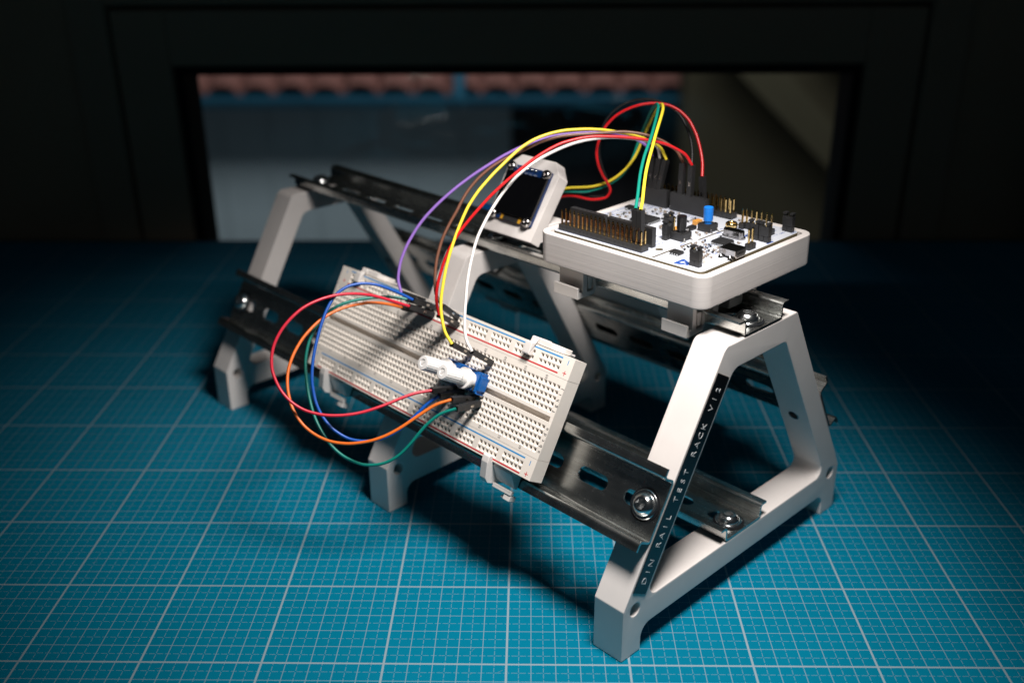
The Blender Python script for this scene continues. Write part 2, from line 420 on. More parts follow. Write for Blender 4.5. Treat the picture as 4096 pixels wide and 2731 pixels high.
# inner opening, 12 mm inside the outline
def inner():
    z0, z1 = 24.6, 111.0; off = 12/s60     # horizontal offset of the slanted inner edge
    xl = lambda z: (z-25)*c60/s60+off
    return rounded([(xl(z0), z0), (165-xl(z0), z0), (165-xl(z1), z1), (xl(z1), z1)], [4.2, 4.2, 3.6, 6.5], 7)
fbm = plate_mesh([FR, inner(), circle2(7.4, 22.6, 3.0), circle2(157.6, 22.6, 3.0)], 15.5, .55)
# plate xy -> (s,z), plate z -> -r ; near face must be at r = 0
bm = bmesh.new(); merge(bm, fbm, frame4((0, 15.5, 0), (1, 0, 0), (0, 0, 1), (0, -1, 0)))
f0 = finish('leg_frame', bm, 'print_frame', rack, 30)
for rr in (153.0, 308.5):
    o = f0.copy(); COL.objects.link(o); o.parent = rack; o.location = V(0, rr, 0)*S
# label tape with embossed letters
lb = bmesh.new(); LM = frame4((0, 0, 25), (c60, 0, s60), (-s60, 0, c60), (0, -1, 0))   # x up the leg, y to the outside, z out of the face
box(lb, 8.6, 102.4, -10.3, -.9, 0, .30, LM); lab = finish('label_strip', lb, 'label', rack, 0, .12)
tb_ = bmesh.new()
for i, ch in enumerate('DIN RAIL TEST RACK V12'):
    if ch == ' ': continue
    merge(tb_, text_bm(ch, 4.5, .08, 'CENTER', -.05), LM @ T4(14.2+3.895*i, -7.0+1.4, .37) @ Matrix.Diagonal((1.0, 1.0, 1, 1)))
finish('embossed_lettering', tb_, 'emboss', lab, 0)

# rails
def rail_bm(L, r0=11.0):
    """x across (0 = centre), y along, z out of the base"""
    out = bmesh.new()
    loops = [[(-12.2, 0), (12.2, 0), (12.2, L), (-12.2, L)]]
    y = r0
    while y < L-6:
        loops.append([(p[1], p[0]) for p in slot2(y, 0, 16, 6.3)]); y += 25
    merge(out, plate_mesh(loops, 1.0, .08))
    for sgn in (-1, 1):
        prof = []
        # centre line: base edge up the web, out along the lip
        cl = [(12.0, .5)]+[(12.0+1.2*math.sin(a), .5+1.2-1.2*math.cos(a)) for a in (PI/8, PI/4, 3*PI/8, PI/2)]+[(13.3, 5.6)]+[(14.7-1.4*math.cos(a), 5.6+1.4*math.sin(a)) for a in (PI/8, PI/4, 3*PI/8, PI/2)]+[(17.5, 7.0)]
        L_, R_ = [], []
        for i, p in enumerate(cl):
            a = Vector(cl[max(i-1, 0)]); b = Vector(cl[min(i+1, len(cl)-1)]); t = (b-a).normalized(); nn = Vector((-t.y, t.x))*.5
            L_.append((p[0]+nn.x, p[1]+nn.y)); R_.append((p[0]-nn.x, p[1]-nn.y))
        prof = [(sgn*x, z) for x, z in L_+R_[::-1]]
        prism(out, prof, 'y', 0.02, L-.02)
    return out
RL = 324.0
def rail(cs, cz, xdir, zdir, L=RL):
    bm = bmesh.new(); merge(bm, rail_bm(L), frame4((cs, 0, cz), xdir, (0, 1, 0), zdir)); return finish('slotted_rail', bm, 'rail', rack, 40)
TC = 43.0
rail(82.4, 123.15, (1, 0, 0), (0, 0, 1))                                               # top
rail(82.6, 24.75, (1, 0, 0), (0, 0, 1))                                                # on the foot bars
fc = (TC*c60-.15*s60, 25+TC*s60+.15*c60)
rail(fc[0], fc[1], (c60, 0, s60), (-s60, 0, c60))                                      # front slope
rail(165-fc[0], fc[1], (c60, 0, -s60), (s60, 0, c60))                                  # rear slope
# bolts: flanged button heads with hex sockets
def bolt_bm():
    bm = bmesh.new(); seg = 30
    lathe(bm, [(5.9, 0), (6.1, .25), (6.1, .9), (5.9, 1.1), (4.9, 1.15)], seg, cap1=False)
    prof = [(4.9, 1.15), (4.85, 1.7), (4.55, 2.5), (3.9, 3.3), (3.2, 3.85), (2.7, 4.0)]
    rings = [[bm.verts.new((r*math.cos(2*PI*k/seg), r*math.sin(2*PI*k/seg), z)) for k in range(seg)] for r, z in prof]
    def hexr(a, R=2.0): a = (a % (PI/3))-PI/6; return R/math.cos(a)
    for z in (4.0, 1.4):
        rings.append([bm.verts.new((hexr(2*PI*k/seg)*math.cos(2*PI*k/seg), hexr(2*PI*k/seg)*math.sin(2*PI*k/seg), z)) for k in range(seg)])
    for A, B in zip(rings, rings[1:]):
        for k in range(seg): bm.faces.new((A[k], A[(k+1) % seg], B[(k+1) % seg], B[k]))
    bm.faces.new(rings[-1]); return bm
def bolt(pos, x, y, z, rot=.3):
    bm = bmesh.new(); merge(bm, bolt_bm(), frame4(pos, x, y, z) @ Matrix.Rotation(rot, 4, 'Z')); b = finish('bolt', bm, 'bolt', rack, 40)
    bm = bmesh.new(); lathe(bm, [(6.0, .02), (7.0, .02), (7.0, .4), (6.0, .45)], 30, frame4(pos, x, y, z), False, False); finish('dark_flange_ring', bm, 'gasket', b, 40); return b  # second mesh: dark ring laid around the bolt flange
for r_ in (7.9, 161.0, 316.2):
    bolt((fc[0]-1.0*s60, r_, fc[1]+1.0*c60), (c60, 0, s60), (0, 1, 0), (-s60, 0, c60), random.uniform(0, 1))
    bolt((82.2, r_, 124.2), (1, 0, 0), (0, 1, 0), (0, 0, 1), random.uniform(0, 1))
for r_ in (7.9, 316.2):
    bolt((82.4, r_, 25.8), (1, 0, 0), (0, 1, 0), (0, 0, 1), .4)
    # threaded end seen inside the rear leg
    bm = bmesh.new(); n_ = V(-s60, 0, -c60); q_ = V(165-12/s60-TC*c60, r_, 25+TC*s60)
    lathe(bm, [(2.7, -1), (2.7, .25), (2.1, .3), (1.9, -.6)], 18, cap1=False, M4= frame4(tuple(q_+n_*-0.02), (c60, 0, -s60), (0, 1, 0), (-s60, 0, -c60))); ti = finish('threaded_insert', bm, 'bolt', rack, 40)
    bm = bmesh.new(); lathe(bm, [(2.05, .05), (2.05, .12)], 18, M4=frame4(tuple(q_+n_*-0.02), (c60, 0, -s60), (0, 1, 0), (-s60, 0, -c60))); finish('bore_shade_disc', bm, 'gasket', ti, 0)  # black disc painted in for the shade down the hole

# ================================================================== BREADBOARD
def sl(r, t, off): return O+er*r+(es*c60+ez*s60)*t+(-es*s60+ez*c60)*off+V(0, 0, 25)
bbx = -er; bby = es*c60+ez*s60; bbz = -es*s60+ez*c60
bb3 = Matrix((bbx, bby, bbz)).transposed()
bb = thing('breadboard', 'long white solderless breadboard clipped to the front rail', 'breadboard', sl(219.6, 32.3, 8.05), bb3)
H = 8.5
def cells_panel(x0, x1, y0, y1, holes, name, parent, zt=H):
    """solid block whose top has square funnel holes on a 2.54 grid; holes: set of (x,y) centres"""
    xs = sorted({round(h[0], 3) for h in holes}); ys = sorted({round(h[1], 3) for h in holes}); hp_ = 1.27
    cx = sorted({x0, x1} | {round(x-hp_, 3) for x in xs} | {round(x+hp_, 3) for x in xs}); cy = sorted({y0, y1} | {round(y-hp_, 3) for y in ys} | {round(y+hp_, 3) for y in ys})
    def uniq(a):
        o = [a[0]]
        for v in a[1:]:
            if v-o[-1] > .02: o.append(v)
        return o
    cx, cy = uniq(cx), uniq(cy)
    hset = {(round(h[0], 1), round(h[1], 1)) for h in holes}
    bm = bmesh.new(); grid = {}
    def gv(i, j):
        if (i, j) not in grid: grid[i, j] = bm.verts.new((cx[i], cy[j], zt))
        return grid[i, j]
    for i in range(len(cx)-1):
        for j in range(len(cy)-1):
            q_ = [gv(i, j), gv(i+1, j), gv(i+1, j+1), gv(i, j+1)]
            mx, my = (cx[i]+cx[i+1])/2, (cy[j]+cy[j+1])/2
            is_h = any(abs(mx-h[0]) < .4 and abs(my-h[1]) < .4 for h in ((round(mx, 1)+dx, round(my, 1)+dy) for dx in (-.1, 0, .1) for dy in (-.1, 0, .1)) if (round(h[0], 1), round(h[1], 1)) in hset)
            if not is_h: bm.faces.new(q_); continue
            rim = [bm.verts.new((mx+a*1.04, my+b*1.04, zt)) for a, b in ((-1, -1), (1, -1), (1, 1), (-1, 1))]
            thr = [bm.verts.new((mx+a*.42, my+b*.42, zt-1.0)) for a, b in ((-1, -1), (1, -1), (1, 1), (-1, 1))]
            bot = [bm.verts.new((mx+a*.42, my+b*.42, zt-3.0)) for a, b in ((-1, -1), (1, -1), (1, 1), (-1, 1))]
            for A, B, mi in ((q_, rim, 0), (rim, thr, 0), (thr, bot, 1)):
                for k in range(4): bm.faces.new((A[k], A[(k+1) % 4], B[(k+1) % 4], B[k])).material_index = mi
            bm.faces.new(bot).material_index = 1
    # sides and back
    bx = {}
    n, m_ = len(cx)-1, len(cy)-1
    loop = [gv(i, 0) for i in range(n+1)]+[gv(n, j) for j in range(1, m_+1)]+[gv(i, m_) for i in range(n-1, -1, -1)]+[gv(0, j) for j in range(m_-1, 0, -1)]
    low = [bm.verts.new((v.co.x, v.co.y, .35)) for v in loop]
    for k in range(len(loop)): bm.faces.new((loop[k], low[k], low[(k+1) % len(loop)], loop[(k+1) % len(loop)]))
    bm.faces.new(low[::-1])
    return finish(name, bm, 'board_white', parent, 0, 0, ['board_white', 'slot_dark'], recalc=False)
XL = 164.9
colx = lambda c: 3.8+(c-1)*2.54
rows_up = [63.0+2.54*k-32.3 for k in range(5)]; rows_dn = [45.12+2.54*k-32.3 for k in range(5)]
cells_panel(0.05, XL, 60.55-32.3, 77.1-32.3, {(colx(c), y) for c in range(1, 64) for y in rows_up}, 'terminal_strip', bb)
cells_panel(0.05, XL, 41.8-32.3, 58.0-32.3, {(colx(c), y) for c in range(1, 64) for y in rows_dn}, 'terminal_strip', bb)
gx = bmesh.new(); box(gx, 0.06, 1.7, 25.7, 28.25, .4, H-.03); box(gx, 1.7, 163.2, 25.7, 28.25, .4, 5.6); box(gx, 163.2, XL-.01, 25.7, 28.25, .4, H-.03)
finish('centre_channel', gx, 'board_white', bb, 0)
railx = [219.6-62.4-2.54*(g_*6+k) for g_ in range(10) for k in range(5)]
for ys in ([80.55-32.3, 83.09-32.3], [35.0-32.3, 37.54-32.3]):
    y0, y1 = (77.22-32.3, 86.6-32.3) if ys[0] > 20 else (0, 41.66-32.3)
    cells_panel(0, XL+.05, y0, y1, {(x, y) for x in railx for y in ys}, 'power_rail_strip', bb, H+.03)
nbox('foam_backing', (.3, XL-.3, .3, 54.0, 0, .33), 'board_white', bb)
for y, mt, nm in ((85.4, 'line_blue', 'negative_line'), (78.65, 'line_red', 'positive_line'), (40.2, 'line_blue', 'negative_line'), (33.25, 'line_red', 'positive_line')):
    nbox(nm, (219.6-211.5, 219.6-61.2, y-32.3-.32, y-32.3+.32, H+.031, H+.06), mt, bb)
# printed signs
for mt, nm, mk in (('line_blue', 'minus_mark', ((84.3, '-'), (39.15, '-'))), ('line_red', 'plus_mark', ((79.5, '+'), (34.2, '+')))):
    for y, s_ in mk:
        for x in (219.6-57.7, 219.6-214.8):
            bm = bmesh.new(); box(bm, x-.17, x+.17, y-32.3-1.05, y-32.3+1.05, H+.031, H+.06)
            if s_ == '+': box(bm, x-1.0, x-.17, y-32.3-.17, y-32.3+.17, H+.031, H+.06); box(bm, x+.17, x+1.0, y-32.3-.17, y-32.3+.17, H+.031, H+.06)
            finish(nm, bm, mt, bb, 0)
pb = bmesh.new(); RT = Matrix.Rotation(PI/2, 4, 'Z')
for c in [1]+list(range(5, 61, 5)):
    for y in (75.35, 43.35): merge(pb, text_bm(str(c), 1.95), T4(colx(c), y-32.3, H+.03) @ RT)
for i, ch in enumerate('abcde'):
    for x in (219.6-55.75, 2.0): merge(pb, text_bm(ch, 2.3, 0, 'CENTER', .03), T4(x, rows_dn[i], H+.03) @ RT)
for i, ch in enumerate('fghij'):
    for x in (219.6-55.85, 2.0): merge(pb, text_bm(ch, 2.3, 0, 'CENTER', .03), T4(x, rows_up[i], H+.03) @ RT)
finish('printed_numbers', pb, 'ink', bb, 0)

# clips that hold the breadboard on the rail
def bb_clip(rf, label):
    """rf: rail position of the finger's left edge (higher r)"""
    t = thing('breadboard_clip', label, 'clip', sl(rf, 86.6, 8.05), bb3, 'clips holding the breadboard')
    # local x grows towards the right end, y up the slope, z out
    bm = bmesh.new(); prism(bm, rounded([(.15, -1), (3.0, -1), (3.0, 8.6), (.3, 8.6), (.3, 11.6), (-5.6, 11.6), (-5.6, 8.75), (.15, 8.75)], [0, 0, .8, 0, .8, .8, .5, 0], 3), 'x', 0, 3.9); finish('finger', bm, 'print_clip', t, 35, .25)
    bm = bmesh.new(); prism(bm, rounded([(3.95, -1), (16.5, -1), (16.5, 5.2), (12, 7.8), (3.95, 7.8)], [0, .4, 3, 3, .5], 4), 'y', .25, 2.7)
    box(bm, 3.95, 15.5, .25, 1.3, -5, -1.05); finish('arm', bm, 'print_clip', t, 35, .2)
    y0 = 32.3-86.6
    bm = bmesh.new(); prism(bm, rounded([(y0-.12, 0), (y0-.12, 8.7), (y0+2.2, 8.7), (y0+2.2, 11.4), (y0-1.2, 11.2), (y0-8.4, 8.6), (y0-10.0, 6.6), (y0-9.8, 2.8), (y0-8.8, -4.5), (y0-7.1, -4.5), (y0-7.1, 0)], [0, 0, .7, .9, 1.5, 1.5, 1.2, .8, .6, .4, 0], 3), 'x', 0, 3.9); finish('gusset', bm, 'print_clip', t, 35, .25)
    bm = bmesh.new(); prism(bm, [(y0-.15, 0), (y0-.15, 7.2), (y0-1.6, 7.2), (y0-7.6, 1.6), (y0-7.6, 0)], 'x', 4.0, 15.5); finish('lower_plate', bm, 'print_clip', t, 35, .2)
    bm = bmesh.new(); box(bm, 3.95, 15.5, y0-11.0, y0-8.9, 1.0, 3.0); box(bm, 11.5, 15.5, y0-13.6, y0-11.05, -1.5, 2.6); box(bm, 9.2, 11.45, y0-13.6, y0-12.3, -1.5, 1.4); finish('rail_hook', bm, 'print_clip', t, 35, .3)
    return t
bb_clip(81.4, 'white clip near the numbered right end of the breadboard')
bb_clip(204.4, 'white clip at the far left end of the breadboard')

# ================================================================== POTENTIOMETERS
def pot(rc, label):
    p = thing('potentiometer', label, 'potentiometer', sl(rc, 61.0, 16.55), bb3, 'blue potentiometers on the breadboard')
    bm = bmesh.new(); prism(bm, [(-6.2, -4.6), (-5.2, -4.6), (-5.2, -3.2), (-6.4, -3.2), (-6.4, 3.0), (-5.2, 3.0), (-5.2, 4.7), (5.2, 4.7), (5.2, 3.0), (6.4, 3.0), (6.4, -3.2), (5.2, -3.2), (5.2, -4.6), (6.2, -4.6), (6.2, -4.9), (-6.2, -4.9)], 'z', .2, 4.6)
    box(bm, -4.9, 4.9, -4.2, 4.2, 4.6, 5.4); finish('body', bm, 'pot_blue', p, 30, .2)
    bm = bmesh.new(); box(bm, 3.1, 4.4, -4.0, -.9, 5.42, 5.7); box(bm, -4.4, -3.1, -4.0, -.9, 5.42, 5.7); finish('wiper_plate', bm, 'brass_dull', p, 0)
    bm = bmesh.new(); box(bm, -2.2, 2.2, 3.3, 4.2, 5.41, 5.7); finish('rib', bm, 'pot_blue', p, 0)
    for x in (-5.0, 5.0):
        bm = bmesh.new(); box(bm, x-1.2, x+1.2, -5.5, -4.95, -1.5, 2.2); finish('terminal', bm, 'brass_dull', p, 0, .1)
    bm = bmesh.new(); box(bm, -1.0, 1.0, 4.75, 5.3, -1.5, 2.2); finish('terminal', bm, 'brass_dull', p, 0, .1)
    bm = bmesh.new(); lathe(bm, [(3.8, 5.3), (3.8, 8.4), (3.8, 8.6), (4.8, 8.65), (4.95, 8.85), (4.95, 9.8), (4.8, 10.0), (3.5, 10.15), (3.4, 10.6), (3.4, 13.6)], 28, cap1=False)
    seg = 44; rings = []
    def kr(k, base): return base+(.0 if k % 2 else .16)
    for z, b_ in ((13.6, 3.15), (14.0, 3.25), (22.9, 3.25), (23.5, 3.0)):
        rings.append([bm.verts.new((kr(k, b_)*math.cos(2*PI*k/seg), kr(k, b_)*math.sin(2*PI*k/seg), z)) for k in range(seg)])
    for A, B in zip(rings, rings[1:]):
        for k in range(seg): bm.faces.new((A[k], A[(k+1) % seg], B[(k+1) % seg], B[k]))
    rim = [bm.verts.new((1.7*math.cos(2*PI*k/seg), 1.7*math.sin(2*PI*k/seg), 23.6)) for k in range(seg)]
    low = [bm.verts.new((1.6*math.cos(2*PI*k/seg), 1.6*math.sin(2*PI*k/seg), 23.3)) for k in range(seg)]
    for A, B in ((rings[-1], rim), (rim, low)):
        for k in range(seg): bm.faces.new((A[k], A[(k+1) % seg], B[(k+1) % seg], B[k]))
    bm.faces.new(low); sh = finish('shaft', bm, 'knob', p, 40)
    bm = bmesh.new(); box(bm, -1.2, 1.2, -.3, .3, 23.32, 23.5, Matrix.Rotation(.9, 4, 'Z')); finish('slot_rib', bm, 'knob', sh, 0)
    return p
pot(101.9, 'blue potentiometer with white shaft nearer the right end of the breadboard')
pot(115.1, 'blue potentiometer with white shaft behind the other one')

# ================================================================== CONTROLLER BOARD IN ITS TRAY
def rot_local():
    v = V(*[math.radians(x) for x in (-0.85, -0.93, -0.92)]); return Matrix.Rotation(v.length, 3, v.normalized())
NB3 = RZ @ rot_local()
NB0 = O+es*57.7+er*15.4+ez*149.6
# local x = across (b), y = along the rail (a), z up; origin at the near left corner of the board top
tray = thing('board_tray', 'white printed tray clipped on the top rail under the controller board', 'tray', tuple(NB0), NB3)
bm = bmesh.new()
TX0, TX1, TY0, TY1 = -4.6, 74.6, -4.9, 87.4
rr_o = lambda i, r: rounded([(TX0+i, TY0+i), (TX1-i, TY0+i), (TX1-i, TY1-i), (TX0+i, TY1-i)], r, 8)
loops = [(rr_o(1.2, 5.0), -14.6), (rr_o(.35, 5.6), -14.2), (rr_o(0, 6), -13.4), (rr_o(0, 6), -.75), (rr_o(.25, 5.8), -.4), (rr_o(.6, 5.4), -.3), (rr_o(3.0, 3.2), -.3), (rr_o(3.3, 3.0), -.6), (rr_o(3.4, 3.0), -12.0)]
rg = [[bm.verts.new((p[0], p[1], z)) for p in lp] for lp, z in loops]
for A, B in zip(rg, rg[1:]):
    for k in range(len(A)): bm.faces.new((A[k], A[(k+1) % len(A)], B[(k+1) % len(A)], B[k]))
bm.faces.new(rg[0][::-1]); bm.faces.new(rg[-1])
finish('tray', bm, 'print_tray', tray, 40)
# rail clips under the tray (rack coordinates, so placed with the rack's rotation)
inv = (NB3.to_4x4()).inverted() @ Matrix.Translation(-NB0) @ (Matrix.Translation(O) @ RZ.to_4x4())
def clip_set(r0, r1):
    zt = 134.6
    bm = bmesh.new()
    prism(bm, [(60.2, zt), (60.2, 123.0), (57.9, 123.0), (57.9, 125.6), (56.6, 125.6), (56.6, 120.3), (67.2, 120.3), (69.0, 122.2), (69.2, 127.5), (68.0, 128.9), (67.2, 128.9), (67.6, 123.2), (66.6, 122.4), (63.6, 122.4), (63.0, 123.2), (62.6, zt)], 'y', r0, r1, 0, inv)
    finish('spring_clip', bm, 'print_clip', tray, 30, .2)
    bm = bmesh.new(); prism(bm, [(63.5, 129.6), (64.3, 123.4), (66.2, 123.4), (66.6, 129.0)], 'y', r0+.25, r1, 0, inv); finish('clip_tongue', bm, 'print_clip', tray, 30, .2)
    bm = bmesh.new(); prism(bm, [(71, zt), (71, 126.4), (75, 125.4), (75.6, zt)], 'y', r0-2, r1, 0, inv); finish('clip_post', bm, 'print_clip', tray, 30, .5)
    bm = bmesh.new(); prism(bm, [(82.5, zt), (82.5, 126.3), (92.5, 126.3), (92.5, zt)], 'y', r0-2, r1, 0, inv); finish('clip_post', bm, 'print_clip', tray, 30, .5)
    bm = bmesh.new(); prism(bm, [(93.5, zt+.4), (93.5, 131.9), (100.2, 131.9), (100.2, 129.6), (99.0, 128.4), (103.0, 125.2), (111, zt+.4)], 'y', r0, r1, 0, inv); finish('fixed_clip', bm, 'print_clip', tray, 30, .3)
clip_set(19.5, 32.5); clip_set(79.5, 94.0)

nb = thing('controller_board', 'white microcontroller board with rows of gold pins in the tray', 'circuit board', tuple(NB0), NB3)
# the board itself: core and white mask, cut by break-off slits
outl = rounded([(0, 0), (70, 0), (70, 82.5), (0, 82.5)], [2.6, 2.6, 2.6, 2.6], 6)
slits = [slot2((b0+b1)/2, 25.6, b1-b0, 1.0, 4) for b0, b1 in ((.8, 16.2), (19.6, 27.3), (31.6, 50.0), (55.6, 69.2))]
holes = [circle2(10.9, 30.0, 1.6), circle2(25.4, 70.5, 1.6)]
bm = plate_mesh([outl]+slits+holes, 1.5, .05)
for v in bm.verts: v.co.z -= 1.62
for f in bm.faces: f.material_index = 0
core = finish('board_core', bm, 'pcb_edge', nb, 30)
bm = plate_mesh([rounded([(.12, .12), (69.88, .12), (69.88, 82.38), (.12, 82.38)], 2.5, 6)]+[slot2((b0+b1)/2, 25.6, b1-b0+.1, 1.15, 4) for b0, b1 in ((.8, 16.2), (19.6, 27.3), (31.6, 50.0), (55.6, 69.2))]+[circle2(10.9, 30.0, 1.75), circle2(25.4, 70.5, 1.75)], .1, 0)
for v in bm.verts: v.co.z -= .11
finish('solder_mask', bm, 'pcb_white', nb, 0)
for dims in ((24, 46, 8, 74), ): nbox('underside_parts', (dims[0], dims[1], dims[2], dims[3], -5, -1.7), 'chip', nb)

# shared meshes
def share(name, bm, mat, smooth=30):
    bmesh.ops.recalc_face_normals(bm, faces=bm.faces[:])
    for v in bm.verts: v.co *= S
    me = bpy.data.meshes.new(name); bm.to_mesh(me); bm.free(); me.materials.append(M[mat])
    if smooth: me.polygons.foreach_set('use_smooth', [True]*len(me.polygons)); me.set_sharp_from_angle(angle=math.radians(smooth))
    return me
def place(name, me, parent, x, y, z, rz=0.0, sc=None):
    o = bpy.data.objects.new(name, me); COL.objects.link(o); o.parent = parent; o.location = V(x, y, z)*S; o.rotation_euler = (0, 0, rz)
    if sc: o.scale = sc
    return o
def pin_bm(h0, h1):
    bm = bmesh.new(); a = .32
    rg = [[bm.verts.new((x*w_, y*w_, z)) for x, y in ((-a, -a), (a, -a), (a, a), (-a, a))] for z, w_ in ((h0, 1), (h1-.7, 1), (h1, .45))]
    for A, B in zip(rg, rg[1:]):
        for k in range(4): bm.faces.new((A[k], A[(k+1) % 4], B[(k+1) % 4], B[k]))
    bm.faces.new(rg[0][::-1]); bm.faces.new(rg[-1]); return bm
PIN = share('pin', pin_bm(1.5, 9.2), 'gold', 0)
def hdr_unit(n):
    """moulded block of an n-wide header unit, one pitch long (y), n*2.54 across (x)"""
    bm = bmesh.new(); w_ = n*2.54/2-.06; c = .45
    prism(bm, [(-w_, -1.0), (-w_+c*.6, -1.25), (w_-c*.6, -1.25), (w_, -1.0), (w_, 1.0), (w_-c*.6, 1.25), (-w_+c*.6, 1.25), (-w_, 1.0)], 'z', .12, 2.54); return bm
HB1 = share('header_block', hdr_unit(1), 'black', 0); HB2 = share('header_block', hdr_unit(2), 'black', 0)
def pin_header(x, y, nx, ny, long_pins=True):
    """one row group; blocks are sub-objects of a carrier strip so each pin stays a piece"""
    bm = bmesh.new(); w_ = nx*1.27-.3; box(bm, -w_, w_, -1.1, (ny-1)*2.54+1.1, .1, 2.3)
    st = finish('pin_header', bm, 'black', nb, 0); st.location = V(x, y, 0)*S
    for j in range(ny):
        place('header_block', HB2 if nx == 2 else HB1, st, 0, j*2.54, 0)
        for i in range(nx): place('pin', PIN, st, (i-(nx-1)/2)*2.54, j*2.54, 0)
    return st
pin_header(4.45, 33.5, 2, 19)
pin_header(66.5, 33.3, 2, 19)
def socket(x, y, n):
    bm = bmesh.new(); L = n*2.54
    xs = [-1.25, -.42, .42, 1.25]; ys = [0]
    for k in range(n): ys += [k*2.54+.85, k*2.54+1.69]
    ys.append(L); g_ = {}
    zt = 8.5
    def gv(i, j):
        if (i, j) not in g_: g_[i, j] = bm.verts.new((xs[i], ys[j], zt))
        return g_[i, j]
    for i in range(3):
        for j in range(len(ys)-1):
            q_ = [gv(i, j), gv(i+1, j), gv(i+1, j+1), gv(i, j+1)]
            if i == 1 and j % 2 == 1:
                b_ = [bm.verts.new((v.co.x*.7, (v.co.y-(ys[j]+ys[j+1])/2)*.7+(ys[j]+ys[j+1])/2, zt-2.2)) for v in q_]
                for k in range(4): bm.faces.new((q_[k], q_[(k+1) % 4], b_[(k+1) % 4], b_[k]))
                bm.faces.new(b_)
            else: bm.faces.new(q_)
    n2 = len(ys)-1
    loop = [gv(i, 0) for i in range(4)]+[gv(3, j) for j in range(1, n2+1)]+[gv(i, n2) for i in (2, 1, 0)]+[gv(0, j) for j in range(n2-1, 0, -1)]
    low = [bm.verts.new((v.co.x, v.co.y, .05)) for v in loop]
    for k in range(len(loop)): bm.faces.new((loop[k], low[k], low[(k+1) % len(loop)], loop[(k+1) % len(loop)]))
    bm.faces.new(low[::-1])
    o = finish('socket_header', bm, 'black', nb, 0); o.location = V(x, y, 0)*S; return o
socket(11.1, 33.1, 10); socket(11.1, 60.2, 8)
socket(59.7, 42.4, 8); socket(59.7, 64.9, 6)
# jumper caps on two-pin headers
def jumper(x, y, along='y'):
    M4 = Matrix.Identity(4) if along == 'y' else Matrix.Rotation(PI/2, 4, 'Z')
    bm = bmesh.new()
    for s_ in (-1.27, 1.27): prism(bm, [(-1.2, s_-1.0), (-.9, s_-1.25), (.9, s_-1.25), (1.2, s_-1.0), (1.2, s_+1.0), (.9, s_+1.25), (-.9, s_+1.25), (-1.2, s_+1.0)], 'z', .1, 2.5, 0, M4)
    hb_ = finish('jumper_header', bm, 'black', nb, 0); hb_.location = V(x, y, 0)*S
    bm = bmesh.new(); prism(bm, [(-2.45, 2.6), (2.45, 2.6), (2.45, 6.9), (1.0, 6.9), (.55, 6.2), (-.55, 6.2), (-1.0, 6.9), (-2.45, 6.9)], 'x', -1.2, 1.2, 0, M4)
    for s_ in (-1, 1):
        box(bm, -.8, .8, min(s_*1.0, s_*2.3), max(s_*1.0, s_*2.3), 6.9, 7.7, M4); box(bm, -1.2, 1.2, min(s_*.85, s_*2.5), max(s_*.85, s_*2.5), 7.7, 8.5, M4)
    finish('jumper_cap', bm, 'black', hb_, 0, .1)
    for s_ in (-1.27, 1.27):
        p_ = M4 @ V(0, s_, 0); place('pin', PINJ, hb_, p_.x, p_.y, 0)
PINJ = share('pin', pin_bm(6.0, 8.1), 'gold', 0)
jumper(4.6, 6.2); jumper(67.2, 4.2)
jumper(48.6, 3.6); jumper(48.6, 9.0); jumper(23.9, 36.2, 'x'); jumper(32.2, 42.3, 'x')
for x, y, n, rz in ((58.6, 7.2, 6, 0),): pin_header(x, y, 1, n)
pin_header(57.2, 21.2, 1, 1); pin_header(28.2, 36.2, 1, 1)
pin_header(35.2, 2.5, 1, 1); pin_header(37.74, 2.5, 1, 1)
# push buttons
def button(x, y, mat, h):
    bm = bmesh.new(); box(bm, -3.2, 3.2, -3.2, 3.2, .15, 3.4); b_ = finish('push_button', bm, 'black', nb, 0, .25); b_.location = V(x, y, 0)*S
    for sx in (-2.3, 2.3):
        for sy in (-1, 1): 
            bm = bmesh.new(); box(bm, sx-.35, sx+.35, min(sy*3.2, sy*4.3), max(sy*3.2, sy*4.3), .02, .25); box(bm, sx-.35, sx+.35, min(sy*3.22, sy*3.5), max(sy*3.22, sy*3.5), .25, 1.6); finish('contact', bm, 'brass_dull', b_, 0)
    bm = bmesh.new(); lathe(bm, [(1.75, 3.4), (1.75, 4.6), (2.1, 4.65), (2.15, h-.45), (2.0, h-.1), (1.7, h)], 24); finish('plunger', bm, mat, b_, 40)
    for sx in (-2.4, 2.4):
        for sy in (-2.4, 2.4): bm = bmesh.new(); lathe(bm, [(.5, 3.38), (.5, 3.6), (.3, 3.7)], 10); o = finish('rivet', bm, 'black_gloss', b_, 40); o.location = V(sx, sy, 0)*S
button(27.6, 31.6, 'black_gloss', 10.6); button(44.9, 30.6, 'blue_cap', 10.8)
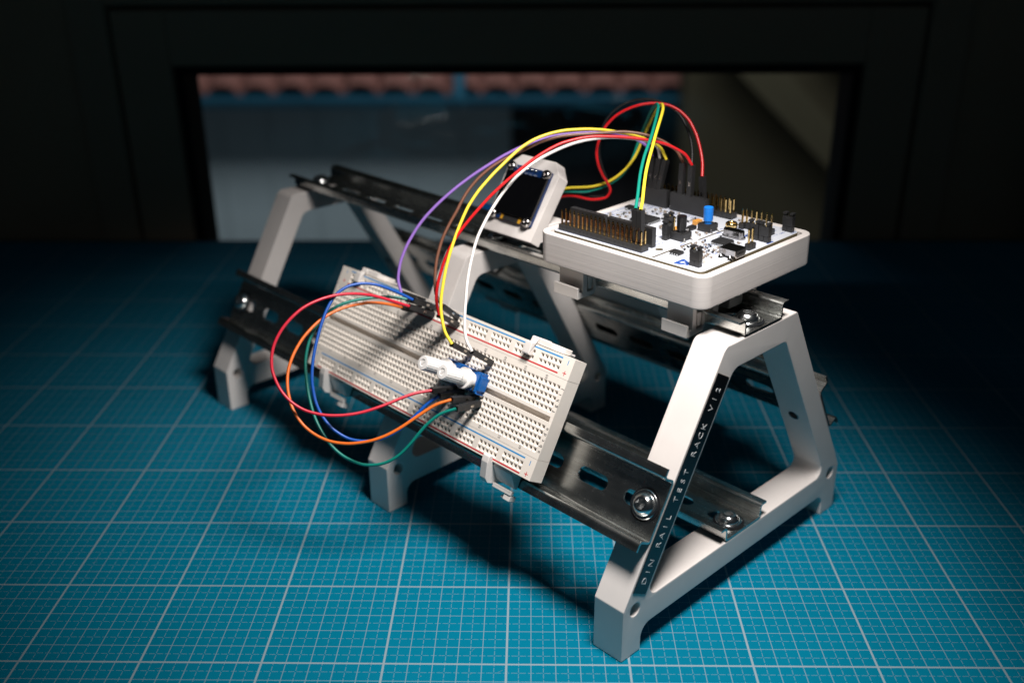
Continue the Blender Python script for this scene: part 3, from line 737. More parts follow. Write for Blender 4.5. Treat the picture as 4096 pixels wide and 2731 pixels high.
# chips with leads
def chip(name, x, y, sx, sy, h, leads_x=0, leads_y=0, pitch=.5, mat='chip'):
    bm = bmesh.new(); b = .35
    rg = [[bm.verts.new((px*(sx/2-i), py*(sy/2-i), z)) for px, py in ((-1, -1), (1, -1), (1, 1), (-1, 1))] for i, z in ((.25, .12), (0, h*.5), (.3, h-.05), (.42, h))]
    for A, B in zip(rg, rg[1:]):
        for k in range(4): bm.faces.new((A[k], A[(k+1) % 4], B[(k+1) % 4], B[k]))
    bm.faces.new(rg[0][::-1]); bm.faces.new(rg[-1]); c = finish(name, bm, mat, nb, 0); c.location = V(x, y, 0)*S
    bm = bmesh.new(); lw = pitch*.45
    for n, axis in ((leads_x, 0), (leads_y, 1)):
        for k in range(n):
            u = (k-(n-1)/2)*pitch
            for sgn in (-1, 1):
                e = (sx if axis == 0 else sy)/2
                for d0, d1, z0, z1 in ((e-.05, e+.35, h*.42, h*.55), (e+.25, e+.45, .12, h*.42), (e+.4, e+1.0, .02, .17)):
                    q0, q1 = sorted((sgn*d0, sgn*d1))
                    if axis == 0: box(bm, q0, q1, u-lw/2, u+lw/2, z0, z1)
                    else: box(bm, u-lw/2, u+lw/2, q0, q1, z0, z1)
    if leads_x or leads_y: tag(finish('leads', bm, 'solder', c, 0), kind='stuff')
    return c
chip('microcontroller_chip', 37.6, 60.2, 10, 10, 1.5, 16, 16, .55)
chip('interface_chip', 35.0, 15.4, 7, 7, 1.5, 12, 12, .5)
chip('regulator_chip', 11.0, 20.9, 3.9, 4.9, 1.5, 0, 0); chip('small_chip', 47.0, 76.0, 3.6, 6.4, 1.7, 2, 0, 3)
chip('diode', 41.0, 36.4, 4.2, 2.6, 1.9, 1, 0, 1)
bm = bmesh.new()
for k in range(4):
    for sgn in (-1, 1):
        u = (k-1.5)*1.27; q0, q1 = sorted((sgn*1.9, sgn*3.0)); box(bm, q0, q1, u-.2, u+.2, .02, .2); q0, q1 = sorted((sgn*1.9, sgn*2.2)); box(bm, q0, q1, u-.2, u+.2, .2, .9)
o = finish('leads', bm, 'solder', nb, 0); o.location = V(11.0, 20.9, 0)*S
for x, y in ((48.9, 39.3), (33.4, 39.6)): nbox('tantalum_capacitor', (x-2.1, x+2.1, y-1.3, y+1.3, .15, 2.1), 'ceramic', nb, .15)
nbox('tantalum_base', (46.9, 50.9, 37.9, 40.7, .02, .7), 'solder', nb)
# crystal can
bm = bmesh.new()
def oval(L, W, z, n=8): return [(p[1], p[0], z) for p in slot2(0, 0, L, W, n)]
rg = [[bm.verts.new(p) for p in oval(L_, W_, z)] for L_, W_, z in ((11.2, 4.9, .1), (11.2, 4.9, .65), (10.2, 4.0, .75), (10.1, 3.9, 3.1), (9.8, 3.6, 3.5), (9.2, 3.0, 3.6))]
for A, B in zip(rg, rg[1:]):
    for k in range(len(A)): bm.faces.new((A[k], A[(k+1) % len(A)], B[(k+1) % len(A)], B[k]))
bm.faces.new(rg[0][::-1]); bm.faces.new(rg[-1]); o = finish('crystal', bm, 'can', nb, 40); o.location = V(44.7, 16.6, 0)*S
# usb socket
bm = bmesh.new(); t_ = .3
prism(bm, [(-3.8, 4.0), (3.8, 4.0), (3.8, 1.6), (2.9, .35), (-2.9, .35), (-3.8, 1.6)], 'y', -8.2, 0)
for f in bm.faces: f.material_index = 0
us = finish('usb_socket', bm, 'can', nb, 0, .25); us.location = V(24.2, 6.8, 0)*S
bm = bmesh.new(); prism(bm, [(-3.3, 3.55), (3.3, 3.55), (3.3, 1.8), (2.6, .75), (-2.6, .75), (-3.3, 1.8)], 'y', -8.24, -8.1); finish('opening', bm, 'black', us, 0)
nbox('tongue', (-2.2, 2.2, -8.3, -8.25, 1.9, 2.6), 'black_gloss', us)
for sx in (-1, 1):
    for yy in (-6.0, -1.5):
        bm = bmesh.new(); q0, q1 = sorted((sx*3.8, sx*4.9)); lathe(bm, [(1.2, .0), (1.0, .5), (.6, 1.0), (.2, 1.5)], 10, T4(sx*4.2, yy, 0)); finish('solder_tab', bm, 'solder', us, 40)
# solder ring / test post
bm = bmesh.new()
R1, R2, n1_, n2_ = 2.0, .75, 22, 10
vs = [[bm.verts.new(((R1+R2*math.cos(b))*math.cos(a), (R1+R2*math.cos(b))*math.sin(a), 1.5+1.2*math.sin(b))) for b in [2*PI*j/n2_ for j in range(n2_)]] for a in [2*PI*i/n1_ for i in range(n1_)]]
for i in range(n1_):
    for j in range(n2_): bm.faces.new((vs[i][j], vs[(i+1) % n1_][j], vs[(i+1) % n1_][(j+1) % n2_], vs[i][(j+1) % n2_]))
o = finish('solder_ring', bm, 'gold', nb, 60); o.location = V(54.9, 25.2, 0)*S
bm = bmesh.new(); box(bm, -1.2, 1.2, -.8, .8, .1, 1.6); o = finish('status_light', bm, 'led', nb, 0, .2); o.location = V(10.2, 5.4, 0)*S
# small passives
SMD = share('passive', (lambda b_: (box(b_, -.8, .8, -.42, .42, .05, .75), b_)[1])(bmesh.new()), 'cap_tan', 0)
SMDK = share('resistor', (lambda b_: (box(b_, -.8, .8, -.42, .42, .05, .6), b_)[1])(bmesh.new()), 'chip', 0)
TERM = share('end_cap', (lambda b_: (box(b_, .62, .95, -.46, .46, .03, .8), box(b_, -.95, -.62, -.46, .46, .03, .8), b_)[2])(bmesh.new()), 'solder', 0)
spots = [(16.5, 21.5), (17.0, 18.0), (19.2, 19.5), (20.8, 22.2), (19, 15.5), (21.5, 17.5), (22.0, 13.2), (24.5, 11.6), (27.5, 12.5), (24.8, 15.8), (27.3, 18.6), (29.5, 21.2), (31.6, 22.4), (18.5, 10.4), (14.8, 11.2), (16.6, 13.2), (31.4, 8.2), (38.8, 9.6), (40.2, 20.6), (38.2, 31.2), (36.2, 28.6), (35.2, 33.4), (40.0, 27.8), (17.6, 38.4), (15.4, 41.6), (16.8, 47.0), (18.2, 50.6), (44.4, 55.2), (46.0, 52.4), (47.4, 56.4), (44.6, 49.0), (45.8, 66.6), (43.2, 69.0), (30.2, 66.6), (28.4, 69.8), (41.4, 72.4), (38.0, 73.8), (33.0, 76.8), (51.6, 44.2), (52.2, 48.8), (50.8, 12.2), (28.6, 56.4), (26.2, 58.6), (24.6, 61.4)]
rs = random.Random(11); blocked = [(30, 40.5, 9.5, 21), (30.4, 45, 52, 68), (22.5, 32.5, 26.5, 40), (39.5, 50.5, 25, 42), (7, 15, 17, 25), (18.6, 29.4, -3, 8.2), (40.5, 49, 9, 24), (44, 53, 0, 14), (29, 40, 0, 5), (36, 41, 73, 78), (42, 52, 72, 80), (30.5, 36.5, 37.5, 41.5)]
for zx0, zx1, zy0, zy1, nn in ((13, 31, 7, 24, 26), (15, 36, 36, 58, 14), (44, 56, 42, 72, 18), (18, 36, 60, 79, 14), (50, 68, 15, 30, 8)):
    k = 0; tries = 0
    while k < nn and tries < 400:
        tries += 1; x, y = rs.uniform(zx0, zx1), rs.uniform(zy0, zy1)
        if any(a-.8 < x < b+.8 and c-.8 < y < d+.8 for a, b, c, d in blocked) or any((x-a)**2+(y-b)**2 < 4.2 for a, b in spots) or 24.2 < y < 27: continue
        spots.append((x, y)); k += 1
for i, (x, y) in enumerate(spots):
    o = place('passive' if i % 3 else 'resistor', SMD if i % 3 else SMDK, nb, x, y, 0, PI/2 if i % 2 else 0); place('end_cap', TERM, o, 0, 0, 0)
# blue print on the white mask
sk = bmesh.new(); R180 = Matrix.Rotation(PI, 4, 'Z'); R90 = Matrix.Rotation(PI/2, 4, 'Z'); zs = .004
def silk(s_, x, y, size=1.35, rot=R180): merge(sk, text_bm(s_, size, 0, 'CENTER', .02), T4(x, y, zs) @ rot)
for s_, x, y in (('RESET', 22.2, 26.9), ('USER', 45.4, 25.0), ('B1', 50.4, 27.4), ('B2', 23.4, 28.8), ('GND', 63.2, 4.6), ('CN12', 67.0, 1.3), ('CN11', 5.0, 1.4), ('U2', 40.0, 13.6), ('CN1', 30.6, 4.4), ('ON', 17.6, 3.2), ('LD1', 10.2, 2.6), ('SB13', 11.0, 16.4), ('SB10', 16.6, 16.0), ('R21', 21.2, 9.6), ('R9', 25.6, 9.0), ('C11', 29.2, 16.2), ('X1', 50.0, 19.4), ('CN4', 61.6, 15.2), ('SWD', 62.0, 12.6), ('NUCLEO', 62.0, 9.0), ('CN3', 42.0, 4.4), ('ST-LINK', 52.6, 14.6), ('CN2', 44.0, 8.0), ('JP1', 35.2, 6.2), ('CN6', 54.6, 52.4), ('CN8', 54.6, 71.4), ('IOREF', 55.2, 56.2), ('+3V3', 55.4, 49.8), ('+5V', 55.6, 47.4), ('GND', 55.4, 45.0), ('VIN', 55.6, 60.4), ('A0', 56.4, 66.6), ('A1', 56.4, 69.2), ('A2', 56.4, 71.8), ('A3', 56.4, 74.2), ('SCL/D15', 16.4, 34.6), ('SDA/D14', 16.4, 37.2), ('AREF', 15.6, 39.8), ('GND', 15.4, 42.4), ('SCK/D13', 16.4, 45.0), ('MISO/D12', 16.8, 47.6), ('D11', 14.8, 50.2), ('D10', 14.8, 52.8), ('D9', 14.6, 55.4), ('D8', 14.6, 58.0), ('D7', 14.6, 62.2), ('D6', 14.6, 64.8), ('D5', 14.6, 67.4), ('D4', 14.6, 70.0), ('D3', 14.6, 72.6), ('LD2', 36.4, 35.8), ('JP6', 24.4, 40.2), ('R34', 20.8, 43.4), ('C26', 24.4, 46.2), ('R29', 42.6, 49.2), ('X3', 36.2, 78.8), ('SB54', 50.4, 62.2), ('U5', 29.6, 63.2), ('C30', 48.4, 64.4), ('CN5', 19.2, 52.6), ('CN9', 19.4, 68.2)):
    silk(s_, x, y, 1.5)
merge(sk, text_bm('www.st.com/stm32nucleo', 2.1), T4(36.5, 80.3, zs) @ R180)
merge(sk, text_bm('NUCLEO-F411RE', 1.7), T4(26.2, 50.6, zs) @ Matrix.Rotation(PI, 4, 'Z'))
def outline(x0, x1, y0, y1, w_=.16):
    box(sk, x0, x1, y0, y0+w_, 0.001, zs); box(sk, x0, x1, y1-w_, y1, .001, zs); box(sk, x0, x0+w_, y0+w_, y1-w_, .001, zs); box(sk, x1-w_, x1, y0+w_, y1-w_, .001, zs)
for d in ((9.2, 13.0, 32.6, 59.0), (1.6, 7.3, 31.8, 81.0), (57.8, 61.6, 42.0, 63.2), (57.8, 61.6, 64.4, 80.6), (49.6, 57.0, 65.2, 78.0), (55.8, 60.4, 4.8, 24.0), (50.0, 57, 43.8, 62.0)): outline(*d)
for cx_, cy_ in ((38.8, 75.4),):
    a_ = slot2(cx_, cy_, 9.6, 4.0, 8); b_ = slot2(cx_, cy_, 9.0, 3.5, 8)
    va = [sk.verts.new((p[0], p[1], zs)) for p in a_]; vb = [sk.verts.new((p[0], p[1], zs)) for p in b_]
    for k in range(len(va)): sk.faces.new((va[k], va[(k+1) % len(va)], vb[(k+1) % len(va)], vb[k]))
for d in ((46.6, 51.2, 13.2, 14.2), (46.6, 51.2, .6, 1.6), (51.4, 52.2, 4.0, 10.0)): box(sk, *d, .001, zs)
tag(finish('blue_print', sk, 'silk_blue', nb, 0), kind='stuff')
for x_ in (36.4, 41.2):
    bm = bmesh.new(); lathe(bm, [(1.0, .0), (.95, .02)], 14); o = finish('solder_pad', bm, 'gold', nb, 0); o.location = V(x_, 75.4, .004)*S
# maker's mark: blue wedge with a white letter pair cut out
def poly_flat(name, pts, mat, z):
    bm = bmesh.new(); bm.faces.new([bm.verts.new((p[0], p[1], z)) for p in pts]); bmesh.ops.triangulate(bm, faces=bm.faces[:]); return finish(name, bm, mat, nb, 0)
lg = poly_flat('maker_mark', [(1.5, 15.2), (7.8, 15.2), (8.3, 14.6), (5.3, 9.0), (2.9, 9.0), (2.9, 10.6), (1.6, 12.6)], 'silk_blue', .006)
poly_flat('maker_mark_letters', [(3.6, 13.6), (5.2, 13.6), (5.5, 13.0), (6.4, 13.0), (6.1, 12.5), (5.1, 12.5), (4.2, 10.6), (3.8, 10.8), (4.5, 12.3), (3.9, 12.6)], 'pcb_white', .010)

# ================================================================== DISPLAY ON THE TOP RAIL
TH = math.radians(57)
d3 = Matrix((-er, es*math.cos(TH)+ez*math.sin(TH), -es*math.sin(TH)+ez*math.cos(TH))).transposed()
P0 = O+es*70.2+er*122.8+ez*134.0
dm = thing('display_module', 'small black display screwed to a tilted white holder on the top rail', 'display', tuple(P0), d3)
# local x: right along the rail (-r), y up the face, z out of the face; face spans x -33..0
bm = plate_mesh([rounded([(-33.2, -.4), (-.1, -.4), (1.0, 33.8), (-4.4, 40.4), (-27.6, 40.4), (-34.0, 34.2)], .5, 2), rounded([(-28, 9), (-5, 9), (-5, 32), (-28, 32)], 1, 3)], 7.2, .35)
for v in bm.verts: v.co.z -= 7.2
finish('holder_face', bm, 'print_frame', dm, 30)
invd = (d3.to_4x4()).inverted() @ Matrix.Translation(-P0) @ (Matrix.Translation(O) @ RZ.to_4x4())
bm = bmesh.new(); prism(bm, [(70.6, 133.7), (74.0, 131.6), (99.5, 131.52), (99.8, 134.5), (95.0, 139.5), (82.5, 139.5), (76.8, 137.8)], 'y', 122.9, 155.8, 0, invd); finish('holder_base', bm, 'print_frame', dm, 30, .4)
nbox('display_board', (-30.4, -2.8, 6.6, 34.6, .05, 1.4), 'oled_pcb', dm, .1)
nbox('display_glass', (-30.2, -3.0, 9.4, 30.6, 1.45, 2.9), 'oled_glass', dm, .12)
nbox('glass_edge', (-29.95, -3.15, 9.8, 10.9, 1.42, 1.9), 'oled_edge', dm)
nbox('flex_tail', (-21.5, -11.5, 6.4, 9.75, 1.45, 1.8), 'black', dm); nbox('flex_tape', (-11.4, -9.6, 6.5, 9.75, 1.45, 1.75), 'kapton', dm); nbox('flex_tape', (-23.4, -21.6, 6.5, 9.75, 1.45, 1.75), 'kapton', dm)
for x, y in ((-28.7, 33.0), (-5.0, 32.8), (-28.6, 8.3), (-5.4, 8.2)):
    bm = bmesh.new(); lathe(bm, [(2.5, 1.42), (2.5, 2.6), (2.2, 3.3), (1.5, 3.8), (.8, 3.9)], 20, cap1=False)
    lathe(bm, [(.8, 3.9), (.75, 3.1)], 20, cap0=False); o = finish('screw', bm, 'can', dm, 40); o.location = V(x, y, 0)*S
hd = bmesh.new()
for k in range(4):
    lathe(hd, [(.9, 1.42), (.75, 2.0), (.4, 2.35)], 10, T4(-20.6+2.54*k, 33.4, 0))
finish('solder_joints', hd, 'solder', dm, 40)
pt = bmesh.new()
for i, s_ in enumerate(('GND', 'VCC', 'SCL', 'SDA')): merge(pt, text_bm(s_, 1.1), T4(-21.8+3.1*i, 31.3, 1.43))
finish('pin_names', pt, 'emboss', dm, 0)

# ================================================================== MODULE ON THE REAR RAIL
bk3 = Matrix((-er, -es*c60+ez*s60, es*s60+ez*c60))
bk3 = Matrix((er, -es*c60+ez*s60, es*s60+ez*c60)).transposed()
def bkp(r, t, off): return O+es*165+ez*25+er*r+(-es*c60+ez*s60)*t+(es*s60+ez*c60)*off
rm = thing('terminal_module', 'blue terminal block board in a white tray on the rear rail', 'circuit board', tuple(bkp(70, 12, 8.2)), bk3)
bm = bmesh.new()
for d in ((0, 190, 0, 3, 2, 13), (0, 190, 73, 76, 2, 13), (0, 3, 3, 73, 2, 13), (187, 190, 3, 73, 2, 13), (0, 190, 0, 76, .2, 1.95)): box(bm, *d)
finish('tray', bm, 'print_grey', rm, 0)
nbox('board', (3.6, 186.4, 3.6, 72.4, 8.5, 10.1), 'navy', rm)
for i in range(22):
    bm = bmesh.new(); box(bm, 0, 7.2, 63, 72, 10.2, 22.5); o = finish('terminal_block', bm, 'term_blue', rm, 0, .3); o.location = V(10+i*7.4, 0, 0)*S
    bm = bmesh.new(); lathe(bm, [(1.9, 22.4), (1.9, 22.62)], 12, T4(3.6, 67, 0)); finish('terminal_screw', bm, 'black', o, 0)
for rc in (6, 150):
    nbox('rail_clip', (rc, rc+13, 46, 67, -6.5, .1), 'print_clip', rm, .6); nbox('rail_clip_foot', (rc-2, rc+13, 11, 18.5, -8, .1), 'print_clip', rm, .6)

# ================================================================== JUMPER WIRES
WIRES = json.loads('''{"blue":{"pts":[[155.0,114.4,113.7],[149.2,113.2,117.4],[143.2,111.8,120.7],[138.3,110.5,122.8],[132.1,108.4,124.0],[126.2,105.5,123.4],[121.5,101.8,120.6],[118.5,97.6,116.3],[116.8,94.2,112.4],[115.2,90.1,107.3],[114.0,86.0,102.1],[113.2,82.2,96.7],[113.1,78.5,91.2],[113.7,75.8,86.8],[115.3,72.5,81.4],[118.2,69.7,76.3],[122.3,67.4,71.9],[127.5,65.9,68.6],[132.3,65.2,67.0],[138.6,65.3,66.5],[144.8,66.2,67.5],[150.6,67.7,69.9],[155.7,69.8,73.2],[159.4,71.7,76.3],[163.9,74.2,80.1],[169.2,76.3,83.2]],"conns":[[[164.34,122.21,106.74],[155.04,114.42,113.72]],[[179.13,85.82,80.28],[169.25,76.33,83.15]]]},"red":{"pts":[[153.1,114.2,110.6],[146.7,111.5,114.0],[140.4,108.8,117.2],[135.4,106.5,119.3],[129.0,103.4,121.0],[122.7,100.0,121.7],[116.6,96.3,121.3],[111.0,92.5,119.9],[107.0,89.3,117.9],[102.7,85.2,114.4],[99.4,81.2,110.1],[97.4,77.2,105.1],[97.2,73.5,99.6],[98.5,70.8,95.2],[101.5,68.0,90.0],[105.9,65.9,85.6],[111.4,64.8,82.2],[117.6,64.6,80.2],[122.8,65.0,79.3],[129.3,66.2,78.9],[135.7,68.0,79.2],[141.9,70.2,80.2],[148.0,72.9,81.5],[152.8,75.2,82.7],[159.1,77.9,83.8],[165.6,80.3,83.8]],"conns":[[[163.62,120.5,103.77],[153.13,114.24,110.6]],[[175.56,89.56,80.49],[165.61,80.29,83.83]]]},"orange":{"pts":[[149.5,116.9,108.9],[142.9,114.2,111.7],[136.3,111.2,113.5],[131.1,108.4,114.0],[124.8,104.6,113.8],[119.0,100.5,112.5],[113.9,96.1,110.1],[109.6,91.4,106.7],[106.8,87.7,103.5],[104.2,83.0,99.0],[102.8,78.4,94.0],[103.0,74.0,88.7],[104.6,70.0,83.3],[106.9,67.0,79.3],[111.0,63.9,74.9],[116.4,61.6,71.5],[122.6,60.1,69.3],[129.2,59.5,68.5],[134.6,59.6,68.7],[141.1,60.2,69.7],[147.4,61.5,71.6],[153.2,63.2,74.3],[158.7,65.3,77.4],[163.1,67.1,79.9],[168.8,69.2,82.7],[175.1,70.8,84.1]],"conns":[[[160.96,123.14,103.74],[149.54,116.89,108.88]],[[184.45,80.4,80.16],[175.13,70.75,84.14]]]},"teal":{"pts":[[152.0,117.0,113.0],[144.9,115.5,114.7],[137.8,113.6,115.2],[132.2,111.8,115.2],[125.4,109.3,114.5],[119.2,106.3,112.6],[114.3,102.7,108.9],[110.8,98.5,104.1],[109.0,95.1,99.8],[108.1,90.8,94.0],[108.6,86.4,88.2],[109.8,82.2,82.4],[111.7,78.1,76.7],[113.7,75.0,72.2],[117.1,71.3,67.1],[121.5,68.0,62.5],[126.9,65.2,58.9],[133.3,63.1,56.7],[138.9,62.1,56.2],[145.7,61.7,57.6],[151.8,62.3,61.0],[156.9,63.5,65.9],[161.4,64.9,71.2],[165.2,66.0,75.2],[170.8,67.0,79.3],[177.4,67.2,81.6]],"conns":[[[161.84,124.84,106.9],[151.97,117.02,113.01]],[[187.15,76.94,79.24],[177.38,67.2,81.61]]]},"purple":{"pts":[[148.9,121.2,114.6],[147.5,123.3,119.3],[147.6,125.0,123.0],[148.5,127.1,127.8],[150.3,129.2,132.4],[152.0,130.8,135.8],[154.7,132.8,140.1],[156.9,134.2,143.2],[160.2,136.0,147.1],[163.9,137.7,150.7],[166.8,138.9,153.3],[170.8,140.4,156.6],[175.0,141.9,159.8],[178.2,143.0,162.0],[182.6,144.4,164.9],[187.2,145.7,167.7],[190.6,146.7,169.6],[195.2,147.9,172.2],[198.8,148.8,174.0],[203.7,149.8,176.2],[208.7,150.8,178.1],[212.5,151.4,179.3],[217.7,152.2,180.8],[223.0,152.7,181.8],[227.0,153.0,182.2],[232.4,153.3,182.6],[237.9,153.5,182.8],[242.0,153.6,182.8],[247.4,153.6,182.5],[251.4,153.5,182.1],[256.6,153.0,180.8],[261.4,152.2,178.7],[264.6,151.3,176.4],[267.2,149.5,172.3]],"conns":[[[158.45,128.76,107.55],[148.94,121.25,114.56]],[[266.79,148.65,157.96],[267.2,149.48,172.28]]]},"brown":{"pts":[[169.7,101.9,115.6],[167.1,104.2,119.8],[166.5,106.1,123.5],[166.4,108.8,128.4],[166.9,111.4,133.3],[167.7,113.4,136.9],[169.2,116.0,141.7],[170.8,117.8,145.2],[173.3,120.3,149.6],[176.0,122.6,153.9],[177.9,124.4,157.3],[180.7,126.8,161.6],[184.1,128.9,165.5],[187.0,130.4,168.2],[191.3,132.2,171.4],[196.0,133.8,174.1],[199.7,134.8,175.8],[204.8,136.1,177.9],[208.6,137.0,179.5],[213.7,138.3,181.7],[219.0,139.2,183.2],[223.2,139.8,184.0],[228.8,140.3,184.6],[234.4,140.7,184.9],[238.6,140.9,185.1],[244.3,141.2,185.4],[249.9,141.5,185.7],[254.2,141.6,185.6],[259.7,141.4,184.9],[263.8,141.1,184.0],[269.1,140.4,182.2],[273.9,139.4,179.6],[277.0,138.3,177.1],[279.6,136.4,172.5]],"conns":[[[175.69,110.75,106.6],[169.67,101.87,115.6]],[[279.38,135.65,158.23],[279.57,136.41,172.54]]]},"yellow":{"pts":[[174.9,86.5,103.7],[172.0,88.8,108.0],[170.8,90.8,111.6],[169.9,93.4,116.5],[169.9,96.2,121.5],[170.4,98.2,125.3],[171.3,101.0,130.3],[172.1,103.1,134.0],[173.5,105.8,138.9],[175.2,108.6,143.7],[176.6,110.7,147.3],[178.7,113.5,152.0],[181.0,116.2,156.6],[183.1,118.2,159.8],[186.4,120.9,164.0],[190.1,123.4,167.8],[193.0,125.3,170.6],[197.1,127.8,174.1],[200.2,129.7,176.7],[204.5,132.1,180.0],[209.3,134.3,182.8],[213.2,135.8,184.4],[218.7,137.6,185.9],[224.4,139.1,186.8],[228.8,140.1,187.0],[234.7,141.3,187.0],[240.7,142.3,186.6],[245.1,143.0,186.0],[251.1,143.7,184.8],[255.5,144.2,183.8],[261.3,144.7,182.1],[266.7,144.9,179.6],[270.2,144.7,177.1],[272.8,143.7,172.2]],"conns":[[[182.6,94.5,95.16],[174.88,86.48,103.65]],[[270.34,144.99,158.04],[272.76,143.73,172.19]]]},"red_long":{"pts":[[168.3,99.9,112.0],[167.3,101.4,117.3],[167.3,102.5,121.2],[168.1,104.1,126.4],[169.6,105.6,131.4],[170.9,106.7,135.2],[173.1,108.2,140.0],[175.0,109.3,143.4],[178.0,110.7,147.8],[181.3,112.1,151.8],[184.0,113.1,154.8],[187.6,114.5,158.6],[191.3,115.9,162.3],[194.2,116.9,164.9],[198.2,118.4,168.3],[202.4,119.8,171.6],[205.5,120.9,173.9],[209.8,122.5,176.9],[213.1,123.6,179.0],[217.7,125.1,181.5],[222.6,126.5,183.6],[226.5,127.4,184.7],[231.8,128.5,185.7],[237.2,129.4,186.2],[241.3,130.0,186.2],[246.9,130.7,185.9],[252.4,131.4,185.4],[256.6,131.9,184.9],[262.1,132.5,184.0],[266.2,132.9,183.1],[271.6,133.3,181.5],[276.6,133.3,179.1],[280.1,133.1,176.8],[283.0,132.2,172.4]],"conns":[[[175.76,108.5,103.94],[168.26,99.9,112.04]],[[282.93,131.98,158.3],[283.04,132.25,172.41]]]},"white":{"pts":[[184.3,77.6,104.2],[181.9,80.4,107.8],[181.1,82.7,111.0],[180.8,85.8,115.2],[180.9,89.0,119.5],[181.2,91.4,122.8],[181.5,94.5,127.2],[181.9,96.9,130.4],[182.7,100.1,134.8],[183.8,103.3,139.1],[184.7,105.7,142.4],[186.3,108.8,146.6],[188.5,111.9,150.6],[190.3,114.1,153.6],[192.9,117.1,157.4],[195.8,120.1,161.2],[198.2,122.3,163.9],[201.6,125.1,167.3],[204.4,127.1,169.7],[208.5,129.7,172.6],[213.0,132.1,175.1],[216.5,133.8,176.7],[221.4,136.0,178.6],[226.4,138.1,180.2],[230.4,139.5,181.2],[235.7,141.2,182.1],[241.2,142.8,182.5],[245.4,143.8,182.6],[250.9,145.0,182.3],[255.2,145.8,181.8],[260.7,146.8,180.9],[265.8,147.3,179.2],[269.0,147.3,177.0],[270.1,146.5,172.2]],"conns":[[[192.35,84.92,95.36],[184.27,77.6,104.15]],[[268.56,146.83,158.0],[270.12,146.46,172.24]]]},"green2":{"pts":[[253.3,85.2,165.9],[254.2,89.5,168.6],[254.8,92.7,170.6],[255.5,97.0,173.4],[256.3,101.3,176.2],[257.1,104.6,178.3],[258.3,108.9,181.1],[259.4,112.1,183.2],[261.1,116.5,186.0],[262.8,121.6,188.7],[263.9,125.6,190.7],[265.4,131.0,193.4],[266.7,136.3,196.1],[267.3,140.2,197.7],[267.0,144.9,197.6],[266.1,152.0,194.0],[265.4,156.8,190.3],[264.6,163.1,185.0],[264.0,167.8,180.9],[262.7,168.8,176.6],[261.3,168.0,172.5],[260.3,167.4,169.4],[258.7,166.6,165.4],[256.5,166.0,161.7],[254.4,165.6,159.2],[251.1,165.3,156.4],[247.2,165.3,154.2],[244.2,165.4,152.8],[239.9,165.7,151.4],[236.7,166.1,150.6],[232.2,166.9,150.4],[227.9,167.9,150.3],[224.9,168.4,149.8],[221.2,168.1,147.0]],"conns":[[[253.93,84.72,152.33],[253.29,85.21,165.92]]]},"yellow2":{"pts":[[255.2,83.2,166.0],[256.2,87.3,168.6],[256.7,90.4,170.6],[257.4,94.5,173.3],[258.2,98.7,176.1],[258.9,101.8,178.2],[260.1,106.0,181.0],[261.1,109.1,183.1],[262.5,113.3,185.9],[263.9,118.5,188.5],[265.1,122.6,190.5],[266.8,128.2,193.2],[268.4,133.7,195.8],[269.2,137.7,197.4],[269.2,142.9,197.9],[268.4,150.2,194.9],[267.7,155.2,191.5],[266.8,161.6,186.3],[266.1,166.3,182.4],[264.6,167.3,178.1],[263.0,166.6,174.2],[261.9,166.0,171.3],[259.9,165.3,167.5],[257.4,164.8,164.1],[255.2,164.5,161.7],[252.0,164.2,158.9],[248.3,164.1,156.5],[245.3,164.2,155.2],[241.1,164.6,153.9],[237.8,165.0,153.3],[233.4,165.8,152.9],[229.0,166.6,152.5],[226.0,167.0,151.8],[222.7,166.7,149.0]],"conns":[[[255.7,82.9,152.37],[255.23,83.2,165.96]]]},"red3":{"pts":[[288.4,134.6,166.5],[288.7,137.4,170.5],[288.6,139.4,173.4],[288.0,142.2,177.3],[287.0,144.9,181.2],[286.0,146.9,184.0],[284.1,149.5,187.6],[282.3,151.3,190.0],[279.1,153.5,192.7],[275.3,155.3,194.6],[272.1,156.3,195.3],[267.7,157.4,195.6],[263.1,158.1,195.1],[259.8,158.5,194.3],[255.6,159.4,192.6],[251.6,160.2,190.3],[248.9,160.7,188.1],[245.9,161.0,184.7],[244.1,161.1,181.7],[242.4,161.1,177.3],[241.5,161.0,172.7],[241.6,160.8,169.2],[242.7,160.7,164.5],[244.8,160.8,160.1],[246.8,160.9,157.0],[248.6,161.1,153.1],[247.5,161.6,149.7],[244.9,162.3,148.2],[240.4,163.8,147.3],[236.8,165.2,147.4],[232.2,167.3,148.0],[227.8,169.1,147.8],[224.6,170.0,146.7],[220.5,170.2,143.0]],"conns":[[[289.71,133.58,153.15],[288.45,134.57,166.53]]]},"black3":{"pts":[[284.0,139.2,166.4],[284.6,142.5,170.2],[284.9,144.9,173.0],[285.0,148.2,176.8],[284.5,151.5,180.5],[283.8,153.9,183.2],[282.1,157.1,186.7],[280.4,159.3,189.1],[277.6,162.1,191.8],[274.0,164.5,193.8],[271.0,166.1,194.8],[266.7,167.9,195.4],[262.3,169.3,195.1],[259.0,170.2,194.4],[254.8,170.8,192.8],[251.0,170.9,190.3],[248.5,170.8,188.0],[245.9,170.5,184.4],[244.6,170.1,181.3],[243.4,169.4,176.9],[243.1,168.7,172.4],[243.2,168.2,168.9],[244.2,167.5,164.4],[245.8,166.9,160.0],[247.2,166.5,156.8],[248.4,166.0,152.7],[247.2,165.9,149.5],[244.6,166.3,148.3],[240.2,167.4,147.9],[236.6,168.4,148.1],[231.9,169.7,148.3],[227.3,170.7,147.8],[223.8,171.2,147.0],[219.1,171.6,145.0]],"conns":[[[284.43,139.04,153.04],[283.99,139.17,166.44]]]}}''')
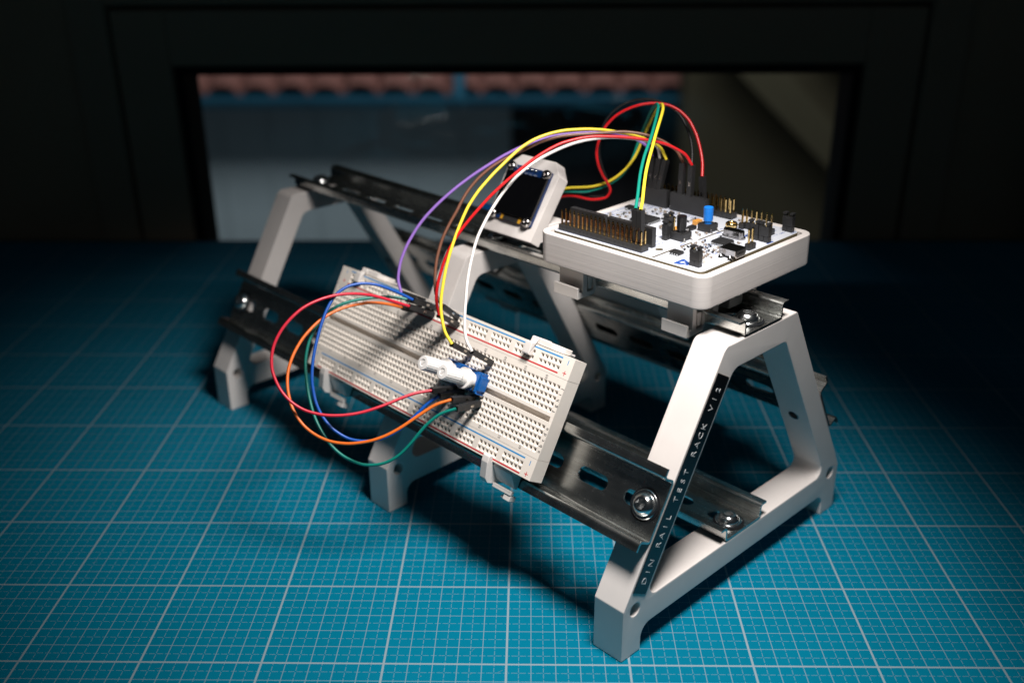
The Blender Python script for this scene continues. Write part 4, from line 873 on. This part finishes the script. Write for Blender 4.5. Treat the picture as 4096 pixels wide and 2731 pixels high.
INFO = {
 'blue': ('blue', 'short blue jumper wire looping over the left end of the breadboard'),
 'red': ('crimson', 'crimson jumper wire making the widest loop left of the breadboard'),
 'orange': ('orange', 'orange jumper wire looping left of the breadboard'),
 'teal': ('teal', 'dark green jumper wire hanging lowest in front of the breadboard'),
 'purple': ('purple', 'purple jumper wire arching from the breadboard to the controller board'),
 'brown': ('brown', 'brown jumper wire arching from the breadboard to the controller board'),
 'yellow': ('yellow', 'yellow jumper wire arching from the breadboard to the controller board'),
 'red_long': ('red', 'red jumper wire arching from the breadboard across the small display'),
 'white': ('white', 'white jumper wire arching from the breadboard across the small display'),
 'green2': ('teal2', 'green wire rising from the front pins and looping to the display'),
 'yellow2': ('yellow', 'yellow wire rising from the front pins and looping to the display'),
 'red3': ('red', 'red wire looping high from the rear pins to the display'),
 'black3': ('wblack', 'black wire looping high from the rear pins to the display')}
for k, d in WIRES.items():
    mt, lab_ = INFO[k]
    P = [V(*p) for p in d['pts']]; base = V(*d['conns'][0][0])
    t = thing('jumper_wire', lab_, 'wire', tuple(base), None, 'jumper wires')
    bm = bmesh.new(); tube(bm, [p-base for p in catmull(P, 4)], .71, 12); finish('cable', bm, mt, t, 60)
    for e_, w_ in d['conns']:
        e_ = V(*e_); w_ = V(*w_); ax = (w_-e_).normalized(); L = (w_-e_).length
        ref = bby if abs(ax.z) < .9 else er
        x_ = (ref-ax*ref.dot(ax)).normalized(); y_ = ax.cross(x_)
        m4 = frame4(tuple(e_-base), x_, y_, ax)
        bm = bmesh.new(); h_ = 1.25
        # housing with a wire opening and a latch window on one side
        box(bm, -h_, h_, -h_, h_, 0, L-1.2, m4)
        for q0, q1, r0, r1 in ((-h_, h_, -h_, -.85), (-h_, h_, .85, h_), (-h_, -.85, -.85, .85), (.85, h_, -.85, .85)): box(bm, q0, q1, r0, r1, L-1.2, L, m4)
        cn = finish('connector_housing', bm, 'black', t, 0)
        bm = bmesh.new(); box(bm, -.5, .5, h_, h_+.03, 4.6, 6.4, m4); box(bm, -.5, .5, -h_-.03, -h_, 4.6, 6.4, m4); finish('latch_window', bm, 'brass_dull', cn, 0)
        bm = bmesh.new(); box(bm, -.32, .32, -.32, .32, -3.2, -.02, m4); finish('connector_pin', bm, 'gold', cn, 0)
